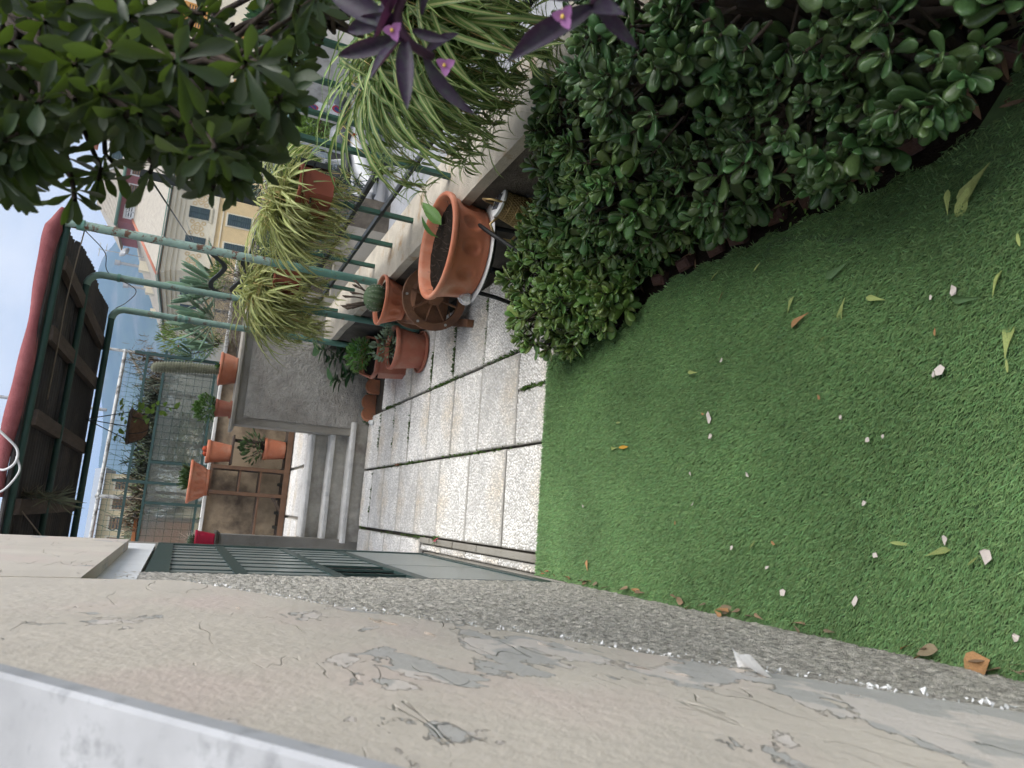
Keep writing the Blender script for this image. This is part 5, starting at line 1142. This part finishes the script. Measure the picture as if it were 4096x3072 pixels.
# ------------------------------------------------------------------ purple heart hanging from a pot on a branch
m_purp = mat('purple_leaf', (.032, .022, .046), .55, .2, 20, rnd=.25, col2=(.05, .07, .06), thr=(5, .58, .1), transl=.2, tcol=(.12, .03, .08))
m_petal = mat('lilac_petal', (.46, .2, .46), .6, .1, transl=.3)
ph = thing('purple_heart', 'purple-leaved trailing plant with small lilac flowers close to the camera', 'plant', (1.0, .95, 1.3))
def P(x, y, d): return ray_at(x, y, d)
LV_PU = [leaf_mesh(1, .25, 7, .45, d, 'lance') for d in (.02, .10)]
stem1 = [P(1720, -420, .80), P(1650, -100, .82), P(1590, 60, .83), P(1640, 170, .83), P(1730, 230, .84)]
stem2 = [P(2420, -420, .72), P(2400, -150, .72), P(2380, 20, .72)]
mts = []
for (bx, by_, d0), (tx, ty, d1) in (((1610, 150, .83), (1345, 225, .86)), ((1610, 155, .83), (1478, 315, .80)), ((1620, 160, .83), (1628, 440, .78)), ((1700, 215, .84), (1880, 465, .80)), ((1600, 110, .83), (1290, -60, .9)), ((1580, 60, .83), (1370, 130, .88)), ((1650, 120, .83), (1800, 160, .80)), ((1690, 60, .82), (1740, -120, .8)), ((1560, 40, .83), (1500, -150, .8)), ((1700, 220, .84), (1840, 130, .88)),
                               ((2370, 30, .72), (2025, 245, .70)), ((2380, 30, .72), (2075, 165, .76)), ((2380, 10, .72), (2545, 190, .70)), ((2370, 40, .72), (2480, 40, .66)), ((2390, -60, .72), (2240, -220, .72)), ((2360, -20, .72), (2100, -60, .74)), ((2400, -80, .72), (2560, -160, .7))):
    a, b = P(bx, by_, d0), P(tx, ty, d1); mts.append((random.randrange(2), frame(a, b-a, (CAM-a)+Vector((0, 0, .6))+rv(.5), s=(b-a).length, sx=.92)))
for st_ in (spl([Vector((.98, .86, 1.52))]+stem1[:2]), spl([Vector((.97, .82, 1.52))]+stem2[:2])):
    for q in st_[1::2]: mts.append((0, frame(q, rv()+Vector((-.3, -.2, .1)), s=U(.08, .11))))
leaves(ph, LV_PU, mts, m_purp)
m_pst = mat('purple_stem', (.06, .025, .05), .6, .2)
part('stem', G().tube(spl([Vector((.98, .86, 1.52))]+stem1), .005, 8), m_pst, ph, smooth=True); part('stem', G().tube(spl([Vector((.97, .82, 1.52))]+stem2), .005, 8), m_pst, ph, smooth=True)
for (x, y, d) in ((1572, 122, .81), (1782, 262, .80), (2255, 68, .69)):
    c = P(x, y, d); to = (CAM-c).normalized(); e1 = to.cross(Vector((0, 0, 1))).normalized(); e2 = to.cross(e1)
    fl = part('flower', G().lathe([(.0015, 0), (.002, .002), (0, .003)], c+to*.002, 8), mat('stamen', (.8, .55, .12), .6, .1), ph)
    for k in range(3):
        a = k*2*pi/3+U(0, 1); mt = frame(c, e1*cos(a)+e2*sin(a)+to*.5, to, s=.0115, sx=1.3); V, F, M_ = LV_OV[0]; put('petal', arr_mesh('petal', V, F, m_petal, smooth=True), fl, mtx=Matrix.Translation(-OFF[fl]) @ mt)
hp = thing('hanging_pot', 'small terracotta pot hung from a branch holding the purple plant', 'pot', (.95, .86, 1.42))
pot(hp, (.98, .84, 1.40), .085, .06, .12, m_terra2)
for a in (0, 2.1, 4.2): part('hanger', G().tube([(.98+.08*cos(a), .84+.08*sin(a), 1.51), (1.0, 1.0, 1.95), (1.0, 1.3, 2.3)], .002, 4), m_black, hp)
# ------------------------------------------------------------------ across the street
m_wallst = mat('street_wall', (.11, .10, .085), .95, .3, 3, 1, 30, col2=(.05, .045, .04), thr=(1.5, .5, .2))
m_pier = mat('pale_pier', (.42, .40, .36), .9, .2, 3, .4, 30, col2=(.22, .20, .18), thr=(2.5, .6, .1))
SX = 8.0
sw = thing('street_wall', 'dark stained stone wall across the street below the hedge', 'wall', (SX, 17, GZ)); part('wall_body', G().box((SX, 14.2, GZ), (SX+.35, 30, -.42)), m_wallst, sw); part('ledge', G().box((SX-.05, 14.15, -.418), (SX+.4, 30, -.36)), m_pier, sw)
pr = thing('gate_pier', 'pale plastered gate pier carrying the no parking signs', 'pier', (SX, 13.2, GZ)); part('pier_body', G().box((SX, 11.5, GZ), (SX+.5, 14.2, .55)), m_pier, pr); part('pier_cap', G().box((SX-.05, 11.45, .552), (SX+.55, 14.25, .64)), m_pier, pr)
m_signw = mat('sign_white', (.72, .72, .72), .4, .05); m_signr = mat('sign_red', (.45, .02, .04), .4, .05); m_signb = mat('sign_blue', (.02, .03, .16), .4, .05); m_ink = mat('sign_ink', (.03, .03, .03), .5, .05)
def disc(x, y, z, r0, r1, n=28):
    g = G()
    for k in range(n):
        a = 2*pi*k/n
        for r in (r0, r1): g.v.append((x, y+r*cos(a), z+r*sin(a)))
    g.f = [(2*k, 2*k+1, (2*k+3) % (2*n), (2*k+2) % (2*n)) for k in range(n)]; g.m = [0]*n; return g
def sign(y, z, w_, h, label, lines, rd, zc):
    t = thing('no_parking_sign', label, 'sign', (SX-.02, y, z), 'no parking signs'); X = SX-.02
    part('plate', G().box((X, y-w_/2, z-h/2), (X+.015, y+w_/2, z+h/2)), m_signw, t)
    part('red_ring', disc(X-.004, y, zc, rd*.72, rd), m_signr, t); part('blue_disc', disc(X-.003, y, zc, 0.001, rd*.74), m_signb, t)
    g = G(); g.add([(X-.0055, y+s*rd*.60+q*rd*.09*.7, zc-s*rd*.60*-1*-1+q*rd*.09*.7) for s, q in ((-1, -1), (-1, 1), (1, 1), (1, -1))], [(0, 1, 2, 3)]); part('red_bar', g, m_signr, t)
    for txt, yy, zz, s in lines:
        cu = bpy.data.curves.new('lettering', 'FONT'); cu.body = txt; cu.size = s; cu.align_x = 'CENTER'; cu.extrude = .0005; cu.materials.append(m_ink)
        tmp = put('tmp', cu); me = bpy.data.meshes.new_from_object(tmp.evaluated_get(bpy.context.evaluated_depsgraph_get())); bpy.data.objects.remove(tmp); me.materials.clear(); me.materials.append(m_ink)
        o = put('lettering', me, t); o.rotation_euler = (pi/2, 0, -pi/2); o.location = Vector((X-.006, yy, zz))-OFF[t]
sign(13.75, .24, .46, .62, 'upper no parking sign on the pale gate pier', (('PASSO', 13.75, .48, .07), ('CARRABILE', 13.75, .41, .07), ('LASCIARE', 13.75, .03, .06), ('LIBERO IL', 13.75, -.02, .05), ('PASSAGGIO', 13.75, -.06, .05)), .12, .24)
sign(13.55, -.45, .58, .74, 'lower larger no parking sign with tow truck text', (('VIETATO', 13.55, -.61, .07), ('PARCHEGGIARE', 13.55, -.67, .06), ('I CONTRAVVENTORI', 13.55, -.73, .05), ('SARANNO RIMOSSI', 13.55, -.79, .05)), .16, -.28)
part('notice', G().box((SX-.012, 13.9, -.95), (SX, 14.3, -.62)), m_signw, label='plain white notice low on the street wall', cat='notice', loc=(SX, 14.1, -.8))
m_hedge = mat('privet_leaf', (.15, .24, .045), .55, .2, 8, rnd=.35, transl=.3); m_ivy = mat('ivy_leaf', (.035, .06, .025), .6, .3, 8, rnd=.4)
for k, y in enumerate((15.0, 16.3, 17.6, 19.2)): shrub('privet_bush', ('yellow-green bush on the street wall nearest the gate pier', 'second yellow-green bush along the street wall', 'third yellow-green bush along the street wall', 'farthest yellow-green bush along the street wall')[k], (SX+.3, y, -.36), (.42, .8, .36), 900, LV_SM, m_hedge, .13, .4, group='bushes on the street wall')
for k, (x, y, z0, r) in enumerate(((SX+1.6, 17, -.4, (.5, 2.2, .75)), (SX+1.4, 21, -.4, (.5, 1.6, .8)), (SX+.9, 12.9, .65, (.4, .6, .5)))): shrub('ivy_screen', ('dark ivy covered fence behind the street wall bushes', 'far dark ivy covered fence beside the yellow house', 'loose green creeper above the pale gate pier')[k], (x, y, z0), r, 1500, LV_SM, m_ivy if k < 2 else m_dkleaf, .13, .2, cat='ivy')
part('plank_fence', G().box((SX+.7, 14.4, -.36), (SX+.75, 24, -.12)), m_wood, label='brown timber rail behind the street wall bushes', cat='fence', loc=(SX+.7, 18, -.3))
part('grey_gate_post', G().box((SX-.6, 14.2, GZ), (SX-.52, 14.28, .35)), m_steel, label='grey steel gate post beside the pale pier', cat='post', loc=(SX-.6, 14.2, GZ))
# scooters
m_scw = mat('scooter_white', (.70, .70, .70), .25, .05, coat=.5); m_scg = mat('scooter_grey', (.16, .17, .18), .35, .1); m_screen = mat('smoked_screen', (.35, .40, .42), .1, .05); m_screen.node_tree.nodes['Principled BSDF'].inputs['Transmission Weight'].default_value = .6
m_redl = mat('tail_red', (.5, .02, .02), .2, .05)
def scooter(label, loc, rz, body):
    t = thing('parked_scooter', label, 'scooter', loc, 'scooters parked across the street'); R_ = Matrix.Rotation(rz, 3, 'Z'); L0 = Vector(loc)
    def q(name, g, m, parent=t, **k): g.v = [R_ @ Vector(p)+L0 for p in g.v]; return part(name, g, m, parent, **k)
    for x in (-.62, .62):
        w_ = q('wheel', G().add(*(lambda gg: (gg.v, gg.f))(ring((x, 0, .26), .13, .26, .11, (0, 1, 0), 20))), m_rubber); q('rim', G().tube([(x, -.03, .26), (x, .03, .26)], .13, 14), m_scg, w_)
    def loft(secs):
        g = G(); k = 10
        for x, zc, hw, hh in secs:
            for i in range(k): a = 2*pi*i/k; g.v.append((x, hw*cos(a), zc+hh*sin(a)))
        g.f = [(j*k+i, j*k+(i+1) % k, (j+1)*k+(i+1) % k, (j+1)*k+i) for j in range(len(secs)-1) for i in range(k)]+[tuple(range(k-1, -1, -1)), tuple((len(secs)-1)*k+i for i in range(k))]; g.m = [0]*len(g.f); return g
    q('rear_body', loft([(-.95, .72, .04, .04), (-.8, .68, .14, .12), (-.5, .60, .19, .20), (-.15, .50, .17, .20), (.05, .36, .16, .10), (.28, .32, .17, .07)]), body, smooth=True)
    q('seat', loft([(-.82, .83, .08, .04), (-.55, .84, .16, .06), (-.2, .80, .15, .06), (0, .76, .09, .05)]), m_rubber, smooth=True)
    q('front_shield', loft([(.28, .34, .17, .08), (.42, .55, .21, .24), (.50, .80, .20, .22), (.52, 1.0, .13, .12)]), body, smooth=True)
    q('front_mudguard', loft([(.42, .5, .05, .03), (.62, .56, .08, .05), (.88, .46, .05, .05)]), body, smooth=True)
    q('headlight', loft([(.56, .92, .08, .08), (.63, .92, .07, .07), (.66, .91, .03, .04)]), m_screen, smooth=True); q('handlebar', G().tube([(.40, -.34, 1.06), (.48, -.12, 1.02), (.48, .12, 1.02), (.40, .34, 1.06)], .018, 8), m_rubber, smooth=True)
    q('fork', G().tube([(.48, 0, .6), (.62, 0, .26)], .035, 8), m_scg, smooth=True)
    for s in (1, -1): mi = q('mirror', G().tube([(.42, s*.24, 1.05), (.44, s*.30, 1.28)], .008, 6), m_rubber); q('mirror_glass', loft([(.43, 1.32, .07, .045), (.45, 1.32, .06, .04)]), m_scg, mi)
    g = G(); g.v = [(.54+.10*j/5*-1, (.30-.04*j/5)*(i/4-1), 1.02+.36*j/5) for j in range(6) for i in range(9)]; g.v = [(x+.10*(y*y)*-8, y, z) for x, y, z in g.v]
    g.f = [(j*9+i, j*9+i+1, (j+1)*9+i+1, (j+1)*9+i) for j in range(5) for i in range(8)]; g.m = [0]*len(g.f); q('windscreen', g, m_screen, smooth=True)
    q('tail_light', G().box((-.97, -.07, .68), (-.94, .07, .75)), m_redl); q('top_case', loft([(-1.05, .98, .12, .10), (-.95, 1.02, .2, .15), (-.7, 1.02, .2, .15), (-.62, .98, .14, .10)]), m_scg, smooth=True)
    q('side_stand', G().tube([(-.1, .1, .3), (0, .28, .01)], .014, 6), m_scg); q('floorboard', G().box((.0, -.19, .26), (.34, .19, .30)), m_scg)
scooter('white scooter parked nearest the street wall bushes', (7.3, 13.4, GZ), 2.9, m_scw)
scooter('pale scooter with clear windscreen parked closest to the railing', (6.1, 12.6, GZ), 3.3, m_scw)
scooter('grey scooter parked behind the red railing trough', (5.3, 13.1, GZ), 3.5, m_scg)
m_car = mat('car_silver', (.5, .55, .62), .2, .05, coat=.6)

# ------------------------------------------------------------------ buildings
m_yel = mat('yellow_render', (.62, .47, .25), .85, .08, 2, .1, 20); m_cream = mat('cream_trim', (.66, .60, .46), .8, .06, 2); m_roofs = mat('slate_roof', (.38, .345, .29), .85, .15, 3, .4, 10); m_shut = mat('green_shutter', (.045, .075, .075), .6, .1, 4); m_pinkw = mat('attic_red', (.33, .13, .13), .8, .1, 3); m_brown = mat('brown_shutter', (.22, .13, .06), .7, .1, 4); m_orsh = mat('orange_shutter', (.55, .27, .07), .6, .1, 4); m_gutter = mat('gutter_green', (.10, .17, .13), .6, .1); m_grwall = mat('grey_green_render', (.26, .31, .29), .85, .06, 2); m_tile = mat('ridge_tile', (.42, .16, .10), .8, .15, 6)
m_pane = mat('dark_pane', (.05, .06, .07), .1, .1)
def win(root, c, w_, h, face, m, frame_m=m_cream, open_=False, slats=10):
    """shuttered window on a facade; face: 'y' looks to -Y, 'x' looks to -X"""
    x, y, z = c
    def B(a0, a1, d0, d1, z0, z1): return ((x+a0, y+d0, z+z0), (x+a1, y+d1, z+z1)) if face == 'y' else ((x+d0, y+a0, z+z0), (x+d1, y+a1, z+z1))
    f = part('window', G().box(*B(-w_/2-.12, w_/2+.12, -.05, .02, -h/2-.12, h/2+.14)), frame_m, root)
    part('pane', G().box(*B(-w_/2, w_/2, -.07, -.04, -h/2, h/2)), m_pane, f)
    for s in (-1, 1):
        a0, a1 = (-w_/2, -.02) if s < 0 else (.02, w_/2); g = G()
        g.box(*B(a0, a0+.05, -.11, -.08, -h/2, h/2)); g.box(*B(a1-.05, a1, -.11, -.08, -h/2, h/2)); g.box(*B(a0, a1, -.112, -.078, -h/2, -h/2+.06)); g.box(*B(a0, a1, -.112, -.078, h/2-.06, h/2)); g.box(*B(a0, a1, -.112, -.078, -.03, .03))
        for k in range(slats): zz = -h/2+.06+(h-.12)*(k+.5)/slats; g.box(*B(a0+.05, a1-.05, -.10, -.085, zz-.3*(h-.12)/slats, zz+.3*(h-.12)/slats))
        part('shutter', g, m, f)
    part('sill', G().box(*B(-w_/2-.2, w_/2+.2, -.16, .0, -h/2-.2, -h/2-.12)), frame_m, f)
YB = 60.0; XC = 17.85; ZE = 5.5
yb = thing('yellow_building', 'yellow villa with painted frieze, green shutters and grey slate roof', 'building', (XC, YB, GZ))
part('wall', G().box((XC, YB, GZ), (XC+26, YB+26, ZE-1.1)), m_yel, yb)
for z0, z1, e in ((ZE-1.1, ZE-.75, .15), (ZE-.75, ZE-.4, .35), (ZE-.4, ZE-.1, .6)): part('cornice', G().box((XC-e, YB-e, z0), (XC+26+e, YB+26, z1)), m_cream, yb)
part('eave_shadow_board', G().box((XC-.7, YB-.7, ZE-.1), (XC+26.7, YB+26, ZE+.04)), m_brown, yb)
part('frieze', G().box((XC-.04, YB-.04, ZE-3.3), (XC+26.04, YB+25, ZE-1.1)), m_cream, yb)
part('string_course', G().box((XC-.12, YB-.12, ZE-3.55), (XC+26.1, YB+25, ZE-3.3)), m_cream, yb); part('string_course', G().box((XC-.07, YB-.07, ZE-4.0), (XC+26.06, YB+25, ZE-3.9)), m_cream, yb)
part('gutter', G().tube([(XC-.8, YB-.8, ZE+.08), (XC+26.8, YB-.8, ZE+.08)], .12, 8).tube([(XC-.8, YB-.8, ZE+.08), (XC-.8, YB+26, ZE+.08)], .12, 8), m_gutter, yb, smooth=True)
e = .85; c0, c1, c2, c3 = Vector((XC-e, YB-e, ZE+.05)), Vector((XC+26+e, YB-e, ZE+.05)), Vector((XC+26+e, YB+26, ZE+.05)), Vector((XC-e, YB+26, ZE+.05))
r0, r1, r2, r3 = Vector((XC+6, YB+7, ZE+3.2)), Vector((XC+20, YB+7, ZE+3.2)), Vector((XC+20, YB+20, ZE+3.2)), Vector((XC+6, YB+20, ZE+3.2))
g = G(); g.v = [c0, c1, c2, c3, r0, r1, r2, r3]; g.f = [(0,1,5,4), (1,2,6,5), (2,3,7,6), (3,0,4,7), (4,5,6,7)]; g.m = [0]*5; rf = part('roof', g, m_roofs, yb)
g = G(); up = Vector((0, 0, .05))
for k in range(26): t = k/26; g.bar(c0.lerp(r0, t)+up, c1.lerp(r1, t)+up, .30, .05, (0, -.4, 1)); g.bar(c0.lerp(r0, t)+up, c3.lerp(r3, t)+up, .30, .05, (-.4, 0, 1))
part('slate_courses', g, m_roofs, rf, kind='stuff')
part('ridge', G().tube([c0+up, r0+up], .13, 8), m_tile, rf, smooth=True); part('ridge', G().tube([r0+up, r1+up], .13, 8), m_tile, rf, smooth=True)
for k in range(6): x = 2.45+2.5*k; win(yb, (XC+x, YB-.04, ZE-2.2), .95, 1.5, 'y', m_shut); win(yb, (XC+x, YB, ZE-5.25), .95, 1.8, 'y', m_shut)
for y in (2.6, 6.5, 11.0, 16): win(yb, (XC-.04, YB+y, ZE-2.2), 1.0, 1.5, 'x', m_shut); win(yb, (XC, YB+y, ZE-5.25), 1.0, 1.8, 'x', m_shut)
m_orn = mat('ornament_ochre', (.58, .44, .24), .85, .05)
def ornament(cx, cz, s):
    g = G()
    def tri(pts):
        for a, b in zip(pts, pts[1:]+pts[:1]): g.bar((cx+a[0]*s, YB-.05, cz+a[1]*s), (cx+b[0]*s, YB-.05, cz+b[1]*s), .02, .09, (0, 0, 1))
    tri([(0, -.55), (.6, 0), (0, .55), (-.6, 0)]); tri([(-.22, -.22), (.22, -.22), (.22, .22), (-.22, .22)])
    for x, y in ((-.55, .5), (.55, .5), (-.55, -.5), (.55, -.5)): tri([(x+.17*cos(t), y+.17*sin(t)) for t in np.linspace(0, 2*pi, 11)[:-1]])
    g.add([(cx-.1*s, YB-.055, cz), (cx, YB-.055, cz-.14*s), (cx+.1*s, YB-.055, cz), (cx, YB-.055, cz+.14*s)], [(0, 1, 2, 3)]); part('painted_ornament', g, m_orn, yb)
for x in (.95, 3.7, 6.2, 8.7): ornament(XC+x, ZE-2.2, .85)
part('attic', G().box((XC+5.2, YB+6.5, ZE+1.8), (XC+15, YB+13, ZE+4.2)), m_pinkw, yb)
g = G(); q0 = [(XC+4.6, YB+5.9, ZE+4.22), (XC+15.6, YB+5.9, ZE+4.22), (XC+15.6, YB+13.6, ZE+4.22), (XC+4.6, YB+13.6, ZE+4.22)]; q1 = [(XC+7.6, YB+9.7, ZE+6.4), (XC+12.6, YB+9.7, ZE+6.4)]; g.v = q0+q1; g.f = [(0,1,5,4), (1,2,5), (2,3,4,5), (3,0,4), (0,3,2,1)]; g.m = [0]*5; arf = part('attic_roof', g, m_roofs, yb)
g = G()
for k in range(16): t = k/16; g.bar(Vector(q0[0]).lerp(Vector(q1[0]), t)+up, Vector(q0[1]).lerp(Vector(q1[1]), t)+up, .25, .05, (0, -.4, 1))
part('slate_courses', g, m_roofs, arf, kind='stuff')
part('attic_gutter', G().tube([(XC+4.6, YB+5.85, ZE+4.2), (XC+15.6, YB+5.85, ZE+4.2)], .13, 8), m_gutter, yb, smooth=True)
for x, mm in ((6.2, m_white), (8.2, m_brown), (10.2, m_brown), (12.4, m_brown)): win(yb, (XC+x, YB+6.5, ZE+3.05), 1.0, 1.3, 'y', mm, m_white, slats=6)
part('dormer', G().box((XC+10.3, YB+6.6, ZE+4.3), (XC+12.2, YB+9, ZE+6.0)), m_white, yb); win(yb, (XC+11.25, YB+6.6, ZE+5.1), 1.0, 1.0, 'y', m_shut, m_white, slats=4)
part('terrace_parapet', G().box((XC+6.2, YB+5.6, ZE+2.2), (XC+16, YB+5.75, ZE+2.75)), m_cream, yb)
for k, (x, y, h) in enumerate(((2.0, 8, 2.6), (1.4, 13, 2.2), (2.6, 16, 2.6), (.8, 20, 2.0))):
    c_ = part('chimney', G().box((XC+x-.42, YB+y-.42, ZE+.2), (XC+x+.42, YB+y+.42, ZE+h-.5)), m_cream, yb); part('chimney_pot', G().tube([(XC+x, YB+y, ZE+h-.5), (XC+x, YB+y, ZE+h+1.0)], .13, 10).tube([(XC+x, YB+y, ZE+h+1.0), (XC+x, YB+y, ZE+h+1.4)], .24, 10), m_steel, c_, smooth=True, auto=50)
an = thing('roof_antenna', 'thin television antenna with satellite dish on the slate roof', 'antenna', (XC+3.0, YB+8, ZE+1.5)); part('mast', G().tube([(XC+2.9, YB+8, ZE+1.5), (XC+2.9, YB+8, ZE+5.4)], .04, 6), m_steel, an)
for z in (4.8, 5.3): part('crossbar', G().tube([(XC+2.3, YB+8, ZE+z), (XC+3.5, YB+8, ZE+z)], .025, 5), m_steel, an)
part('satellite_dish', G().lathe([(0, 0), (.22, .03), (.44, .11), (.52, .17)], (0, 0, 0), 20), m_steel, an, smooth=True).matrix_basis = Matrix.Translation(Vector((XC+2.9, YB+7.8, ZE+3.3))-OFF[an]) @ Euler((.9, 0, .5)).to_matrix().to_4x4() @ Matrix.Translation(OFF[an])
# house with orange shutters, seen between leaves to the right
oh = thing('shuttered_house', 'cream and grey house with orange louvred shutters behind the leaves', 'building', (15, 26, GZ)); part('wall', G().box((12.6, 24, GZ), (26, 27.9, 6)), m_cream, oh); part('lower_wall', G().box((12.57, 23.97, GZ), (26, 25, .35)), m_grwall, oh)
for x in (13.6, 15.9, 18.2, 20.5):
    for z in (1.2, 3.6): win(oh, (x, 24, z), .9, 1.3, 'y', m_orsh, slats=14)
for k in range(6): part('quoin', G().box((12.55, 23.95, .4+k*.75), (13.0, 24.2, 1.05+k*.75)), m_cream, oh)
part('roof', G().box((12.2, 23.6, 6.0), (26.4, 28, 6.3)), m_tile, oh)
# pale town houses down the slope, left of the frame centre
m_far1 = mat('far_cream', (.60, .50, .31), .85, .05, .5); m_far2 = mat('far_orange', (.52, .30, .13), .85, .05, .5); m_farroof = mat('far_roof', (.26, .29, .33), .7, .08, .5); m_farg = mat('far_grey', (.50, .50, .48), .8, .06, .5)
FAR = ((-1.6, 46, 8, 8, 1.9, m_far1, 'long cream house seen beneath the pergola roof', 3), (5.0, 60, 5, 6, 3.4, m_far1, 'cream house with orange shutters below the mountain', 3), (2.2, 75, 6, 8, 2.6, m_farg, 'pale grey workshop behind the pipe frame', 2), (-4, 58, 5.5, 8, 6.6, m_far1, 'tall cream house seen left above the pergola roof', 4), (8.8, 90, 6, 8, 4.2, m_far1, 'small cream house at the mountain foot right of the pole', 2))
for k, (x, y, w_, d, h, mm, lb, nw) in enumerate(FAR):
    t = thing('town_house', lb, 'building', (x, y, GZ), 'town houses beyond the terrace'); part('wall', G().box((x, y, GZ), (x+w_, y+d, h)), mm, t)
    g = G(); g.v = [(x-.4, y-.5, h), (x+w_+.4, y-.5, h), (x+w_+.4, y+d, h), (x-.4, y+d, h), (x-.4, y+d/2, h+1.1), (x+w_+.4, y+d/2, h+1.1)]; g.f = [(0,1,5,4), (2,3,4,5), (0,4,3), (1,2,5), (0,3,2,1)]; g.m = [0]*5; part('roof', g, m_farroof, t)
    for i in range(nw):
        xx = x+w_*(i+.5)/nw; win(t, (xx, y, h-1.3), .8, 1.2, 'y', m_orsh if k in (1,) else m_brown, slats=5)
    part('balcony', G().box((x+.3, y-.9, h-2.3), (x+w_-.3, y, h-2.15)), m_farg, t)
gh = thing('glasshouse', 'blue grey glasshouse roof below the pipe frame', 'glasshouse', (3, 30, GZ)); g = G(); g.v = [(0, 26, -.3), (4.6, 26, -.3), (4.6, 30, 1.25), (0, 30, 1.25), (4.6, 34, -.3), (0, 34, -.3)]; g.f = [(0,1,2,3), (3,2,4,5)]; g.m = [0, 0]; part('roof', g, m_farroof, gh); part('wall', G().box((0, 26.1, GZ), (4.6, 33.9, -.32)), m_farg, gh)
for k in range(9): part('glazing_bar', G().bar((k*.57, 26, -.27), (k*.57, 30, 1.28), .05, .05), m_white, gh)
# overhead cable
part('overhead_cable', G().tube([(1.78, 4.3, 2.0), (6, 18, 2.1), (22.0, 59.7, 4.2)], .008, 4), m_black, label='thin cable sagging towards the yellow building', cat='cable', loc=(5, 15, 2.3))

# ------------------------------------------------------------------ mountain
m_mtn = mat('mountain_forest', (.065, .085, .045), .95, .45, .02, 0, col2=(.17, .16, .12), thr=(.012, .60, .08))
RX = [-1500, -600, -200, 60, 150, 230, 290, 340, 400, 445, 480, 540, 640, 900, 1600]; RZ = [60, 90, 120, 140, 150, 165, 176, 190, 196, 188, 172, 140, 120, 100, 60]
V = []; F = []; nx, ny = 220, 60
for j in range(ny+1):
    for i in range(nx+1):
        x = -1500+3100*i/nx; t = j/ny; y = 750+t*900; R0 = float(np.interp(x*1500/max(y, 1)*1.0, RX, RZ))
        prof_ = (1-(1-min(1, t/.85))**1.6) if t < .85 else 1-(t-.85)*2
        z = GZ-5+R0*prof_*1.0*(y/1500)*1.07+ (mn.noise(Vector((x*.012, y*.012, 0)))*16+mn.noise(Vector((x*.04, y*.04, 3)))*6)*(.25+.75*(1-prof_))*min(1, t*5)
        V.append((x, y, z))
for j in range(ny):
    for i in range(nx): q = j*(nx+1)+i; F.append((q, q+1, q+nx+2, q+nx+1))
me = mesh('mountain', V, F, m_mtn, None, True); put('mountain', me, kind='structure')
# ------------------------------------------------------------------ haze
mh = bpy.data.materials.new('haze'); mh.use_nodes = True; mh.node_tree.nodes.clear()
o_ = N(mh.node_tree, 'ShaderNodeOutputMaterial'); pv = N(mh.node_tree, 'ShaderNodeVolumePrincipled'); pv.inputs['Color'].default_value = (.34, .58, 1, 1); pv.inputs['Density'].default_value = .00055; pv.inputs['Anisotropy'].default_value = 0
mh.node_tree.links.new(pv.outputs[0], o_.inputs['Volume'])
hz = G().box((-3200, -400, GZ-8), (3200, 2600, 240)); part('haze', hz, mh, kind='stuff', label='pale blue air between the garden and the mountain', cat='haze')
